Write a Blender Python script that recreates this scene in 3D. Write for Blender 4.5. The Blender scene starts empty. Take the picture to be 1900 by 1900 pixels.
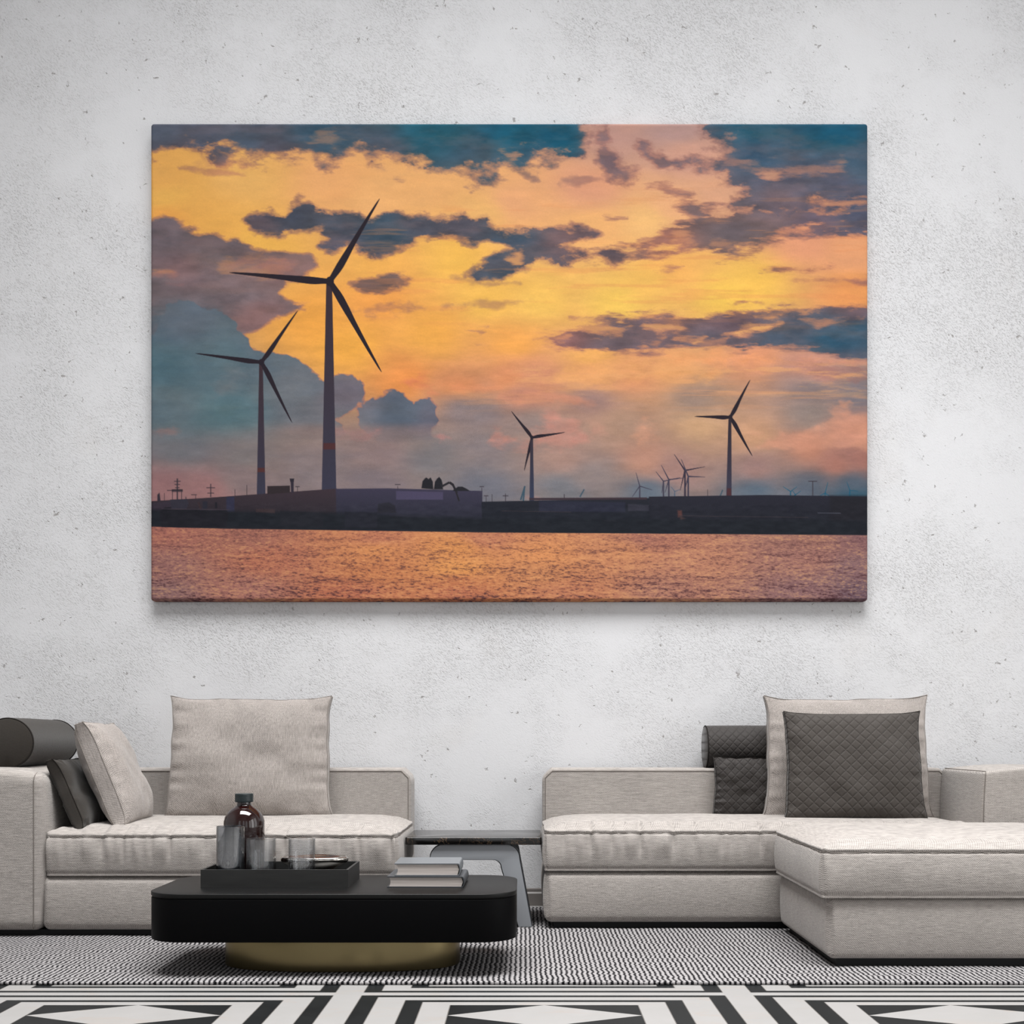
import bpy, bmesh, math, random
import numpy as np
from mathutils import Vector, Matrix, Euler

F, H, CX, HY = 2116.0, 0.86, 975.0, 1365.0        # focal length (px of a 1900 frame), eye height, principal point
def wx(px, Z): return (px - CX) * Z / F
def wz(py, Z): return H - (py - HY) * Z / F
COL = bpy.context.scene.collection
RUG = 0.012

# ---------------------------------------------------------------- helpers
def link(name, me, mat, parent=None, loc=(0, 0, 0), rot=(0, 0, 0), flat=False):
    o = bpy.data.objects.new(name, me); COL.objects.link(o)
    o.location = loc; o.rotation_euler = rot
    if mat is not None: me.materials.append(mat)
    if parent is not None: o.parent = parent
    me.polygons.foreach_set('use_smooth', [not flat] * len(me.polygons)); me.update()
    return o
def tag(o, label=None, cat=None, group=None, kind=None):
    for k, v in (('label', label), ('category', cat), ('group', group), ('kind', kind)):
        if v: o[k] = v
    return o
def thing(name, label, cat, loc=(0, 0, 0), rot=(0, 0, 0), group=None):
    o = bpy.data.objects.new(name, None); COL.objects.link(o)
    o.location = loc; o.rotation_euler = rot; o.empty_display_size = .1
    return tag(o, label, cat, group)
def mesh_np(name, V, Fc):
    me = bpy.data.meshes.new(name); me.from_pydata([tuple(v) for v in V], [], [tuple(f) for f in Fc]); me.validate(); me.update(); return me

def lattice(xs, ys, zs):
    """surface of a box lattice -> vertices, quads (outward)."""
    idx, V, Fc = {}, [], []
    nx, ny, nz = len(xs), len(ys), len(zs)
    def g(i, j, k):
        t = (i, j, k)
        if t not in idx:
            idx[t] = len(V); V.append((xs[i], ys[j], zs[k]))
        return idx[t]
    for i in range(nx - 1):
        for j in range(ny - 1):
            Fc.append((g(i, j, 0), g(i, j + 1, 0), g(i + 1, j + 1, 0), g(i + 1, j, 0)))
            Fc.append((g(i, j, nz - 1), g(i + 1, j, nz - 1), g(i + 1, j + 1, nz - 1), g(i, j + 1, nz - 1)))
    for i in range(nx - 1):
        for k in range(nz - 1):
            Fc.append((g(i, 0, k), g(i + 1, 0, k), g(i + 1, 0, k + 1), g(i, 0, k + 1)))
            Fc.append((g(i, ny - 1, k), g(i, ny - 1, k + 1), g(i + 1, ny - 1, k + 1), g(i + 1, ny - 1, k)))
    for j in range(ny - 1):
        for k in range(nz - 1):
            Fc.append((g(0, j, k), g(0, j, k + 1), g(0, j + 1, k + 1), g(0, j + 1, k)))
            Fc.append((g(nx - 1, j, k), g(nx - 1, j + 1, k), g(nx - 1, j + 1, k + 1), g(nx - 1, j, k + 1)))
    return np.array(V, float), Fc
def spaced(a, b, r, n, m=5):
    """coordinates from a to b with the rounded ends r finely divided"""
    c = [a + r * (1 - math.cos(t)) for t in np.linspace(0, math.pi / 2, m)]
    c = [a + r * t for t in (0, .08, .22, .42, .68, 1)][:m + 1]
    d = [b - (q - a) for q in c][::-1]
    mid = list(np.linspace(a + r, b - r, n + 1))[1:-1]
    return c + mid + d
def rounded(x0, x1, y0, y1, z0, z1, r, nx=8, ny=8, nz=8, deform=None, ex=1.0):
    xs, ys, zs = spaced(x0, x1, r, nx), spaced(y0, y1, r, ny), spaced(z0, z1, r, nz)
    V, Fc = lattice(xs, ys, zs)
    lo = np.array([x0 + r, y0 + r, z0 + r]); hi = np.array([x1 - r, y1 - r, z1 - r])
    C = np.clip(V, lo, hi); D = V - C
    n = (np.abs(D) > 1e-9).sum(1)
    L = np.sqrt((D ** 2).sum(1)); M = np.abs(D).max(1)
    s = np.where(L > 1e-9, M / np.maximum(L, 1e-9), 1)
    V = C + D * s[:, None]
    # re-push to the exact radius
    D = V - C; L = np.sqrt((D ** 2).sum(1))
    if deform is not None: V = deform(V)
    return V, Fc
def rbox(name, x0, x1, y0, y1, z0, z1, r, mat, parent=None, deform=None, nx=6, ny=6, nz=6, flat=False):
    V, Fc = rounded(x0, x1, y0, y1, z0, z1, r, nx, ny, nz, deform)
    return link(name, mesh_np(name, V, Fc), mat, parent, flat=flat)

def tube_mesh(name, pts, r, n=6, closed=False):
    P = [Vector(p) for p in pts]; V, Fc = [], []
    N = len(P)
    up = None
    for i, p in enumerate(P):
        a = P[(i - 1) % N] if (closed or i > 0) else p
        b = P[(i + 1) % N] if (closed or i < N - 1) else p
        t = (b - a).normalized()
        if up is None: up = t.orthogonal().normalized()
        up = (up - t * up.dot(t)).normalized(); s = t.cross(up)
        for k in range(n):
            q = 2 * math.pi * k / n
            V.append(p + (up * math.cos(q) + s * math.sin(q)) * r)
    for i in range(N if closed else N - 1):
        j = (i + 1) % N
        for k in range(n):
            Fc.append((i * n + k, i * n + (k + 1) % n, j * n + (k + 1) % n, j * n + k))
    if not closed:
        Fc.append(tuple(range(n))[::-1]); Fc.append(tuple((N - 1) * n + k for k in range(n)))
    return mesh_np(name, V, Fc)
def lathe(name, prof, n=64, cx=0, cy=0, sx=1, sy=1):
    """profile of (radius, z); closed at the axis where radius is 0"""
    V, Fc, rows = [], [], []
    for r, z in prof:
        if r < 1e-6:
            rows.append([len(V)] * n); V.append((cx, cy, z))
        else:
            rows.append(list(range(len(V), len(V) + n)))
            V += [(cx + sx * r * math.cos(2 * math.pi * k / n), cy + sy * r * math.sin(2 * math.pi * k / n), z) for k in range(n)]
    for a, b in zip(rows, rows[1:]):
        for k in range(n):
            q = [a[k], a[(k + 1) % n], b[(k + 1) % n], b[k]]
            q = [v for i, v in enumerate(q) if v not in q[:i]]
            if len(q) > 2: Fc.append(tuple(q))
    return mesh_np(name, V, Fc)
def prism(name, outline, z0, z1, bev=0.0, axis='z', segs=3):
    bm = bmesh.new()
    def P(a, b, c): return {'z': (a, b, c), 'y': (a, c, b)}[axis]
    f0 = bm.faces.new([bm.verts.new(P(a, b, z0)) for a, b in outline])
    r = bmesh.ops.extrude_face_region(bm, geom=[f0])
    for v in [g for g in r['geom'] if isinstance(g, bmesh.types.BMVert)]:
        v.co += Vector(P(0, 0, z1 - z0))
    bmesh.ops.recalc_face_normals(bm, faces=bm.faces[:])
    if bev:
        es = [e for e in bm.edges if len(e.link_faces) == 2 and e.calc_face_angle(0) > .6]
        bmesh.ops.bevel(bm, geom=es, offset=bev, segments=segs, affect='EDGES', profile=.5, clamp_overlap=True)
    me = bpy.data.meshes.new(name); bm.to_mesh(me); bm.free(); return me
def rrect(x0, x1, y0, y1, rx, ry=None, n=12):
    ry = ry or rx; out = []
    for cx, cy, a in ((x1 - rx, y0 + ry, -90), (x1 - rx, y1 - ry, 0), (x0 + rx, y1 - ry, 90), (x0 + rx, y0 + ry, 180)):
        for k in range(n + 1):
            t = math.radians(a + 90 * k / n); out.append((cx + rx * math.cos(t), cy + ry * math.sin(t)))
    return out
def hard(o, ang=35):
    """flat faces keep crisp edges"""
    me = o.data
    me.polygons.foreach_set('use_smooth', [True] * len(me.polygons))
    try: me.set_sharp_from_angle(angle=math.radians(ang))
    except Exception: pass
    return o
def n1(x, seed, f):
    """smooth 1-D noise in -1..1"""
    r = np.random.RandomState(seed).rand(4096) * 2 - 1
    u = np.asarray(x, float) * f + 500.0; i = np.floor(u).astype(int); t = u - i; t = t * t * (3 - 2 * t)
    return r[i % 4096] * (1 - t) + r[(i + 1) % 4096] * t

# ---------------------------------------------------------------- materials
def srgb(r, g, b):
    f = lambda c: (c / 255 / 12.92) if c / 255 <= .04045 else ((c / 255 + .055) / 1.055) ** 2.4
    return (f(r), f(g), f(b), 1)
def new_mat(name):
    m = bpy.data.materials.new(name); m.use_nodes = True
    nt = m.node_tree; b = nt.nodes['Principled BSDF']
    return m, nt, b
class NT:
    def __init__(s, nt): s.nt = nt; s.L = nt.links
    def n(s, t, **k):
        x = s.nt.nodes.new(t)
        for a, v in k.items():
            if a.startswith('i_'): x.inputs[a[2:].replace('_', ' ')].default_value = v
            else: setattr(x, a, v)
        return x
    def math(s, op, a, b=None, c=None, clamp=False):
        x = s.nt.nodes.new('ShaderNodeMath'); x.operation = op; x.use_clamp = clamp
        for i, v in enumerate((a, b, c)):
            if v is None: continue
            if isinstance(v, (int, float)): x.inputs[i].default_value = v
            else: s.L.new(v, x.inputs[i])
        return x.outputs[0]
    def mix(s, f, a, b, blend='MIX'):
        x = s.nt.nodes.new('ShaderNodeMix'); x.data_type = 'RGBA'; x.blend_type = blend
        for i, v in ((0, f), (6, a), (7, b)):
            if isinstance(v, (int, float, tuple)): x.inputs[i].default_value = v
            else: s.L.new(v, x.inputs[i])
        return x.outputs[2]
    def noise(s, vec, scale, detail=3, rough=.55, dist=0, out=0):
        x = s.nt.nodes.new('ShaderNodeTexNoise'); s.L.new(vec, x.inputs['Vector'])
        x.inputs['Scale'].default_value = scale; x.inputs['Detail'].default_value = detail
        x.inputs['Roughness'].default_value = rough; x.inputs['Distortion'].default_value = dist
        return x.outputs[out]
    def map(s, vec, scale=(1, 1, 1), rot=(0, 0, 0), loc=(0, 0, 0)):
        x = s.nt.nodes.new('ShaderNodeMapping'); s.L.new(vec, x.inputs[0])
        x.inputs['Scale'].default_value = scale; x.inputs['Rotation'].default_value = rot; x.inputs['Location'].default_value = loc
        return x.outputs[0]
    def obj(s): return s.nt.nodes.new('ShaderNodeTexCoord').outputs['Object']
    def pos(s): return s.nt.nodes.new('ShaderNodeNewGeometry').outputs['Position']
    def sep(s, v):
        x = s.nt.nodes.new('ShaderNodeSeparateXYZ'); s.L.new(v, x.inputs[0]); return x.outputs
    def ramp(s, f, stops):
        x = s.nt.nodes.new('ShaderNodeValToRGB'); s.L.new(f, x.inputs[0]); e = x.color_ramp.elements
        while len(e) < len(stops): e.new(.5)
        for q, (p, c) in zip(e, stops): q.position = p; q.color = c if isinstance(c, tuple) else (c, c, c, 1)
        return x.outputs[0]
    def bump(s, h, strength, dist, normal=None):
        x = s.nt.nodes.new('ShaderNodeBump'); s.L.new(h, x.inputs['Height'])
        x.inputs['Strength'].default_value = strength; x.inputs['Distance'].default_value = dist
        if normal is not None: s.L.new(normal, x.inputs['Normal'])
        return x.outputs[0]
def simple(name, col, rough=.5, metal=0, spec=.5, coat=0):
    m, nt, b = new_mat(name)
    b.inputs['Base Color'].default_value = col; b.inputs['Roughness'].default_value = rough
    b.inputs['Metallic'].default_value = metal; b.inputs['Specular IOR Level'].default_value = spec
    if coat: b.inputs['Coat Weight'].default_value = coat; b.inputs['Coat Roughness'].default_value = .05
    return m
def fabric(name, col, warp=.012, contrast=.35, bump=.6, streak=(1, 1), rib=0, ribrot=(0, 0, 0), sheen=.2):
    """woven cloth: a fine interlaced weave with slubs running along the warp"""
    m, nt, b = new_mat(name); N = NT(nt); v = N.obj()
    k = 2 * math.pi / warp
    x, y, z = N.sep(v)
    j = N.noise(v, 60, 2, .5)
    s = N.math('ADD', x, y)
    a = N.math('SINE', N.math('MULTIPLY_ADD', s, k, N.math('MULTIPLY', j, 5.0)))
    c = N.math('SINE', N.math('MULTIPLY_ADD', N.math('ADD', z, N.math('MULTIPLY', y, .7)), k * 1.1, N.math('MULTIPLY', j, 5.0)))
    w = N.math('MULTIPLY_ADD', N.math('MULTIPLY', a, c), .5, .5)
    h1 = N.noise(N.map(v, (28, 28, 420)), 1.0, 3, .6); h2 = N.noise(N.map(v, (420, 420, 28)), 1.0, 3, .6)
    sl = N.math('ADD', N.math('MULTIPLY', h1, streak[0]), N.math('MULTIPLY', h2, streak[1]))
    sl = N.math('DIVIDE', sl, sum(streak))
    big = N.noise(v, 3.2, 3, .6)
    hgt = N.math('ADD', N.math('MULTIPLY', w, .5), N.math('MULTIPLY', sl, 1.2))
    f = N.math('ADD', N.math('MULTIPLY', N.math('SUBTRACT', sl, .5), 2.6), N.math('MULTIPLY', N.math('SUBTRACT', w, .5), 1.0))
    f = N.math('ADD', f, N.math('MULTIPLY', N.math('SUBTRACT', big, .5), .5))
    f = N.math('MULTIPLY_ADD', f, contrast, 1.0)
    col2 = N.n('ShaderNodeVectorMath', operation='SCALE'); col2.inputs[0].default_value = col[:3]; nt.links.new(f, col2.inputs['Scale'])
    nt.links.new(col2.outputs[0], b.inputs['Base Color'])
    nt.links.new(N.bump(hgt, bump, .0016), b.inputs['Normal'])
    b.inputs['Roughness'].default_value = .92; b.inputs['Specular IOR Level'].default_value = .15
    b.inputs['Sheen Weight'].default_value = sheen; b.inputs['Sheen Roughness'].default_value = .5
    return m
def quilt(name, col, pitch, flip=False):
    m, nt, b = new_mat(name); N = NT(nt); v = N.obj(); x, y, z = N.sep(v)
    w = N.math('MULTIPLY', N.math('SUBTRACT', N.noise(v, 9, 1), .5), .02)
    def lines(sg):
        t = N.math('ADD', N.math('ADD', x, N.math('MULTIPLY', z, sg)), w)
        t = N.math('ABSOLUTE', N.math('SUBTRACT', N.math('FRACT', N.math('DIVIDE', t, pitch)), .5))
        return t                       # 0 at the stitch, .5 in the pad
    d = N.math('MINIMUM', lines(1.0), lines(-1.0))
    h = N.math('SUBTRACT', 1.0, N.math('POWER', N.math('SUBTRACT', 1.0, N.math('MULTIPLY', d, 2.0)), 5.0))
    line = N.ramp(d, [(0.0, 0.1), (.02, 0.4), (.04, 1.0)])
    c = N.mix(line, tuple(q * .62 for q in col[:3]) + (1,), col)
    c2 = N.mix(N.math('MULTIPLY', N.noise(v, 300, 2), .3), c, tuple(q * 1.5 for q in col[:3]) + (1,))
    nt.links.new(c2, b.inputs['Base Color'])
    hh = N.math('ADD', h, N.math('MULTIPLY', N.noise(v, 260, 2), .05))
    nt.links.new(N.bump(hh, .5, .005), b.inputs['Normal'])
    b.inputs['Roughness'].default_value = .7; b.inputs['Specular IOR Level'].default_value = .3; b.inputs['Sheen Weight'].default_value = .15
    return m

M = {}
LIN = srgb(151, 145, 140)
M['linen'] = fabric('woven_linen', LIN, warp=.0078, contrast=.62, bump=.9, streak=(1, .35))
M['linen_soft'] = fabric('pillow_linen', srgb(146, 139, 134), warp=.008, contrast=.72, bump=.7, streak=(.35, 1))
M['dark'] = fabric('charcoal_cloth', srgb(46, 42, 38), warp=.007, contrast=.2, bump=.3)
M['quilt'] = quilt('quilted_charcoal', srgb(52, 47, 43), .048)
M['quilt_fine'] = quilt('quilted_charcoal_fine', srgb(42, 38, 36), .042)
M['thread'] = simple('seam_thread', srgb(112, 106, 101), .9, spec=.1)
M['pillow_thread'] = simple('light_seam_thread', srgb(134, 127, 121), .9, spec=.1)
M['dark_thread'] = simple('dark_seam_thread', srgb(34, 31, 29), .9, spec=.1)
M['plinth'] = simple('black_plinth', srgb(10, 11, 13), .5, spec=.2)
M['lacquer'] = simple('black_satin_lacquer', srgb(4, 4, 5), .5, spec=.06)
M['lacquer_top'] = simple('black_satin_top', srgb(12, 12, 12), .42, spec=.2)
M['tray'] = None
M['frame_grey'] = simple('grey_powdercoat', srgb(132, 135, 139), .45, 0, .4)
M['frame_edge'] = simple('dark_grey_metal', srgb(52, 54, 58), .35, .3)
M['cap'] = simple('black_cap', srgb(30, 40, 42), .35, spec=.5)
M['cover'] = simple('grey_book_cover', srgb(52, 55, 59), .42, spec=.5)
M['cover_light'] = simple('light_grey_book_cover', srgb(90, 94, 98), .3, spec=.6)
M['chrome'] = simple('polished_metal', srgb(190, 186, 180), .12, 1.0)

def mat_brass():
    m, nt, b = new_mat('brushed_brass'); N = NT(nt); v = N.obj()
    n = N.noise(N.map(v, (3, 3, 1)), 1, 2)
    nt.links.new(N.mix(n, srgb(122, 110, 79), srgb(138, 125, 91)), b.inputs['Base Color'])
    b.inputs['Metallic'].default_value = 1; b.inputs['Roughness'].default_value = .3
    return m
M['brass'] = mat_brass()
def mat_traywood():
    m, nt, b = new_mat('black_stained_wood'); N = NT(nt); v = N.obj()
    n = N.noise(N.map(v, (8, 8, 60)), 1, 4, .6)
    nt.links.new(N.ramp(n, [(.3, srgb(18, 18, 18)), (.7, srgb(31, 31, 30))]), b.inputs['Base Color'])
    b.inputs['Roughness'].default_value = .5
    return m
M['tray'] = mat_traywood()
def mat_marble():
    m, nt, b = new_mat('black_marble'); N = NT(nt); v = N.obj()
    n = N.noise(v, 5, 6, .6, 1.6)
    d = N.math('ABSOLUTE', N.math('SUBTRACT', n, .5))
    nt.links.new(N.ramp(d, [(0, srgb(96, 76, 56)), (.003, srgb(44, 36, 30)), (.008, srgb(13, 12, 12)), (1, srgb(14, 13, 13))]), b.inputs['Base Color'])
    b.inputs['Roughness'].default_value = .12; b.inputs['Specular IOR Level'].default_value = .6
    return m
M['marble'] = mat_marble()
def mat_pages():
    m, nt, b = new_mat('book_pages'); N = NT(nt); v = N.obj()
    n = N.noise(N.map(v, (3, 3, 700)), 1, 3, .6)
    nt.links.new(N.ramp(n, [(.3, srgb(150, 140, 134)), (.65, srgb(206, 198, 192))]), b.inputs['Base Color'])
    b.inputs['Roughness'].default_value = .9
    return m
M['pages'] = mat_pages()
def mat_glass(name, tint, edge, mir=.09):
    """thin tumbler glass: sees straight through, mirrors more towards the rim"""
    m = bpy.data.materials.new(name); m.use_nodes = True; nt = m.node_tree; nt.nodes.clear()
    out = nt.nodes.new('ShaderNodeOutputMaterial'); mx = nt.nodes.new('ShaderNodeMixShader')
    tr = nt.nodes.new('ShaderNodeBsdfTransparent'); gl = nt.nodes.new('ShaderNodeBsdfGlossy'); lw = nt.nodes.new('ShaderNodeLayerWeight')
    N = NT(nt); lw.inputs['Blend'].default_value = .5
    f = N.math('MULTIPLY_ADD', N.math('POWER', lw.outputs['Facing'], 4.0), .8, mir)
    nt.links.new(N.mix(N.math('POWER', lw.outputs['Facing'], 2.5), tint, edge), tr.inputs[0])
    gl.inputs['Roughness'].default_value = .05; gl.inputs[0].default_value = (.95, .96, .97, 1)
    nt.links.new(f, mx.inputs[0]); nt.links.new(tr.outputs[0], mx.inputs[1]); nt.links.new(gl.outputs[0], mx.inputs[2]); nt.links.new(mx.outputs[0], out.inputs[0])
    return m
M['glass'] = mat_glass('clear_glass', (.95, .955, .96, 1), (.55, .56, .57, 1))
M['smoke'] = mat_glass('smoked_glass', (.66, .67, .69, 1), (.22, .23, .24, 1), .2)
def mat_bottle():
    m, nt, b = new_mat('dark_brown_glass')
    b.inputs['Base Color'].default_value = srgb(26, 8, 7); b.inputs['Roughness'].default_value = .04
    b.inputs['Specular IOR Level'].default_value = .5; b.inputs['Coat Weight'].default_value = .25; b.inputs['Coat Roughness'].default_value = .02
    return m
M['bottle'] = mat_bottle()

def mat_wall():
    m, nt, b = new_mat('rough_plaster'); N = NT(nt); v = N.pos()
    patch = N.ramp(N.noise(v, 1.3, 4, .65), [(.38, .10), (.60, 1.0)])
    q = N.map(N.map(v, (1, 1, 1), (0, .75, 0)), (215, 120, 92))
    grain = N.noise(q, 1.0, 3, .6, .4)
    g2 = N.ramp(grain, [(.34, 0.0), (.5, .8), (1, 1.0)])
    pits = N.ramp(N.noise(v, 30, 3, .6, .3), [(.27, 0.0), (.32, 1.0)])
    fine = N.noise(v, 190, 3, .6)
    big = N.noise(v, .7, 4, .6)
    hgt = N.math('ADD', N.math('MULTIPLY', g2, patch), N.math('MULTIPLY', pits, .8))
    hgt = N.math('ADD', hgt, N.math('MULTIPLY', fine, .3))
    c = N.mix(big, srgb(198, 198, 200), srgb(205, 205, 206))
    warm = N.ramp(N.noise(v, 1.9, 3, .6), [(.6, 0.0), (.85, .25)])
    c = N.mix(warm, c, srgb(190, 182, 174))
    spk = N.math('MULTIPLY', N.math('SUBTRACT', 1.0, g2), N.math('MULTIPLY', patch, .40))
    c = N.mix(spk, c, srgb(128, 124, 122))
    c = N.mix(N.math('MULTIPLY', N.math('SUBTRACT', 1.0, pits), .6), c, srgb(110, 104, 98))
    nt.links.new(c, b.inputs['Base Color'])
    nt.links.new(N.bump(hgt, .5, .004), b.inputs['Normal'])
    b.inputs['Roughness'].default_value = .95; b.inputs['Specular IOR Level'].default_value = .15
    return m
M['wall'] = mat_wall()
M['plain_wall'] = simple('plain_plaster', srgb(205, 204, 204), .95, spec=.1)
M['skirting'] = simple('painted_skirting', srgb(104, 99, 96), .5)
M['window_frame'] = simple('dark_window_frame', srgb(40, 40, 42), .5)

def mat_floor():
    """marble inlay: nested frames around long diamonds"""
    m, nt, b = new_mat('inlaid_marble_floor'); N = NT(nt); v = N.pos(); x, y, z = N.sep(v)
    PX, PZ = 1.296, .582; X0, Z0 = .0595, 3.506
    u = N.math('PINGPONG', N.math('SUBTRACT', x, X0), PX / 2)       # 0 at the diamond's middle .. PX/2 at the band's middle
    w = N.math('PINGPONG', N.math('SUBTRACT', y, Z0), PZ / 2)
    fx = N.math('DIVIDE', N.math('SUBTRACT', u, .300), .348)
    fz = N.math('DIVIDE', N.math('SUBTRACT', w, .134), .157)
    r = N.math('MAXIMUM', fx, fz)
    def step(e, q): return N.math('GREATER_THAN', q, e)
    # white where r in 0..t1, t2..t3, t4..1 ; black between
    t = (.262, .43, .70, .865)
    wht = N.math('SUBTRACT', 1.0, step(t[0], r))
    wht = N.math('ADD', wht, N.math('SUBTRACT', step(t[1], r), step(t[2], r)))
    wht = N.math('ADD', wht, step(t[3], r))
    dia = N.math('ADD', N.math('DIVIDE', u, .300), N.math('DIVIDE', w, .134))
    isd = N.math('LESS_THAN', dia, 1.0)
    infield = N.math('LESS_THAN', r, 0.0)
    wf = N.mix(infield, wht, isd)
    # joints
    jt = None
    for e in t + (0.0,):
        q = N.math('LESS_THAN', N.math('ABSOLUTE', N.math('SUBTRACT', fx, e)), .0042)
        jt = q if jt is None else N.math('MAXIMUM', jt, q)
    jt = N.math('MULTIPLY', jt, N.math('GREATER_THAN', fx, fz))
    cloud = N.noise(v, 6, 5, .6, .6)
    vein = N.noise(N.map(v, (3, 9, 1)), 1.5, 5, .6, 1.0)
    white = N.mix(cloud, srgb(131, 130, 128), srgb(141, 139, 138))
    white = N.mix(N.ramp(vein, [(.56, 0.0), (.72, .5)]), white, srgb(139, 129, 121))
    black = N.mix(cloud, srgb(17, 18, 19), srgb(32, 34, 35))
    c = N.mix(wf, black, white)
    c = N.mix(jt, c, srgb(92, 89, 86))
    nt.links.new(c, b.inputs['Base Color'])
    b.inputs['Roughness'].default_value = .4; b.inputs['Specular IOR Level'].default_value = .09
    return m
M['floor'] = mat_floor()

def mat_rug():
    m, nt, b = new_mat('ribbed_woven_rug'); N = NT(nt); v = N.pos(); x, y, z = N.sep(v)
    wob = N.math('MULTIPLY', N.math('SUBTRACT', N.noise(N.map(v, (4, 26, 1)), 1, 3, .6), .5), .026)
    t = N.math('FRACT', N.math('DIVIDE', N.math('ADD', x, wob), .0185))
    rib = N.math('MULTIPLY', N.math('ABSOLUTE', N.math('SUBTRACT', t, .5)), 2.0)     # 0 on the yarn, 1 in the gap
    knot = N.noise(N.map(v, (55, 150, 1)), 1, 3, .6)
    k2 = N.noise(N.map(v, (160, 260, 1)), 1, 2, .6)
    e = N.math('ADD', rib, N.math('MULTIPLY', N.math('SUBTRACT', knot, .5), 1.5))
    e = N.math('ADD', e, N.math('MULTIPLY', N.math('SUBTRACT', k2, .5), .8))
    c = N.ramp(e, [(.30, srgb(148, 145, 145)), (.54, srgb(120, 117, 118)), (.68, srgb(34, 33, 35)), (1, srgb(18, 18, 20))])
    nt.links.new(c, b.inputs['Base Color'])
    nt.links.new(N.bump(N.math('SUBTRACT', 1.0, e), .6, .006), b.inputs['Normal'])
    b.inputs['Roughness'].default_value = .95; b.inputs['Specular IOR Level'].default_value = .1
    return m
M['rug'] = mat_rug()

# ---------------------------------------------------------------- the printed seascape of the canvas
def smooth(a, b, x):
    t = np.clip((x - a) / (b - a), 0.0, 1.0)
    return t * t * (3 - 2 * t)

def vnoise(X, Y, sx, sy, seed):
    r = np.random.RandomState(seed)
    g = r.rand(256, 256).astype(np.float32)
    u, v = X / sx + 1000.0, Y / sy + 1000.0
    iu, iv = np.floor(u).astype(np.int64), np.floor(v).astype(np.int64)
    fu, fv = (u - iu).astype(np.float32), (v - iv).astype(np.float32)
    fu = fu * fu * (3 - 2 * fu); fv = fv * fv * (3 - 2 * fv)
    a, b = iu & 255, (iu + 1) & 255
    c, d = iv & 255, (iv + 1) & 255
    return (g[c, a] * (1 - fu) + g[c, b] * fu) * (1 - fv) + (g[d, a] * (1 - fu) + g[d, b] * fu) * fv

def fbm(X, Y, sx, sy, octaves, seed, gain=0.5):
    out, amp, tot = 0.0, 1.0, 0.0
    for k in range(octaves):
        out = out + amp * vnoise(X, Y, sx / 2 ** k, sy / 2 ** k, seed + 17 * k)
        tot += amp; amp *= gain
    return out / tot

def field(X, Y, pts, power=3.2, ysc=1.5):
    num = np.zeros(X.shape + (3,), np.float32); den = np.zeros(X.shape, np.float32)
    for x, y, r, g, b in pts:
        w = 1.0 / (((X - x) ** 2 + (ysc * (Y - y)) ** 2) + 300.0) ** (power / 2)
        den += w
        num += w[..., None] * np.array((r, g, b), np.float32)
    return num / den[..., None]

def sdf(X, Y, poly):
    P = np.array(poly, np.float32)
    d = np.full(X.shape, 1e9, np.float32)
    s = np.zeros(X.shape, bool)
    for i in range(len(P)):
        ax, ay = P[i]; bx, by = P[(i + 1) % len(P)]
        ex, ey = bx - ax, by - ay
        L = ex * ex + ey * ey + 1e-9
        t = np.clip(((X - ax) * ex + (Y - ay) * ey) / L, 0, 1)
        d = np.minimum(d, (X - ax - t * ex) ** 2 + (Y - ay - t * ey) ** 2)
        if ay != by:
            c = ((ay > Y) != (by > Y)) & (X < (bx - ax) * (Y - ay) / (by - ay) + ax)
            s ^= c
    d = np.sqrt(d)
    return np.where(s, -d, d)

SKY = [(300,330,240,176,92),(300,370,246,186,92),(450,330,246,186,104),(620,335,244,176,112),(800,350,242,178,112),(950,380,240,172,120),
 (1100,350,228,160,124),(1250,380,238,176,126),(1150,250,196,150,136),(1250,240,186,148,140),(1280,300,212,158,136),(1330,360,222,165,130),
 (300,400,246,172,84),(400,430,246,180,88),(700,370,244,180,114),(900,395,244,184,110),(1100,420,244,180,114),(1200,410,246,190,120),
 (480,460,248,186,86),(700,500,248,180,88),(850,480,250,190,86),(1000,560,248,194,94),(1200,520,244,188,94),(1250,500,246,180,96),(1400,530,246,192,88),(1580,470,236,164,116),(1500,450,232,158,118),
 (700,560,246,164,80),(900,560,248,190,88),(1150,560,248,200,94),(1350,550,250,200,88),(1590,545,236,156,90),(600,600,248,170,74),
 (650,640,250,176,74),(800,620,250,176,80),(950,640,248,170,84),(1100,660,244,176,96),(1250,680,234,164,106),(1400,665,226,152,112),(1500,680,205,145,124),
 (750,700,242,152,80),(850,715,226,146,96),(1000,700,216,144,110),(1100,690,232,160,106),(1180,690,224,150,106),(940,700,224,146,100),
 (860,760,140,124,124),(900,770,138,124,126),(1100,740,162,128,120),(1300,740,160,134,120),(1500,720,140,124,124),(1590,735,128,120,126),(980,735,190,132,112),
 (1000,790,150,130,124),(1150,780,178,142,120),(1300,790,200,158,120),(1400,810,206,156,120),(1500,770,152,134,126),(1590,800,200,138,116),(1500,830,206,140,112),
 (330,830,122,120,124),(450,850,130,122,122),(600,870,138,124,126),(700,840,146,124,122),(800,850,128,122,124),(900,830,142,128,128),(340,800,112,116,124),
 (1050,850,172,138,126),(1200,850,186,138,118),(1400,870,158,124,118),(1550,860,176,120,106),(1600,850,170,116,104),(1250,870,165,128,120),
 (300,905,158,116,116),(380,912,160,118,118),(450,890,142,122,122),(700,890,132,118,122),(900,900,116,116,126),(1050,905,120,120,126),(1200,910,100,112,126),(1400,905,90,106,122),(1500,900,92,102,116),(1580,895,84,98,114),(1580,918,48,86,106),(1100,880,140,126,124)]

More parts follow.
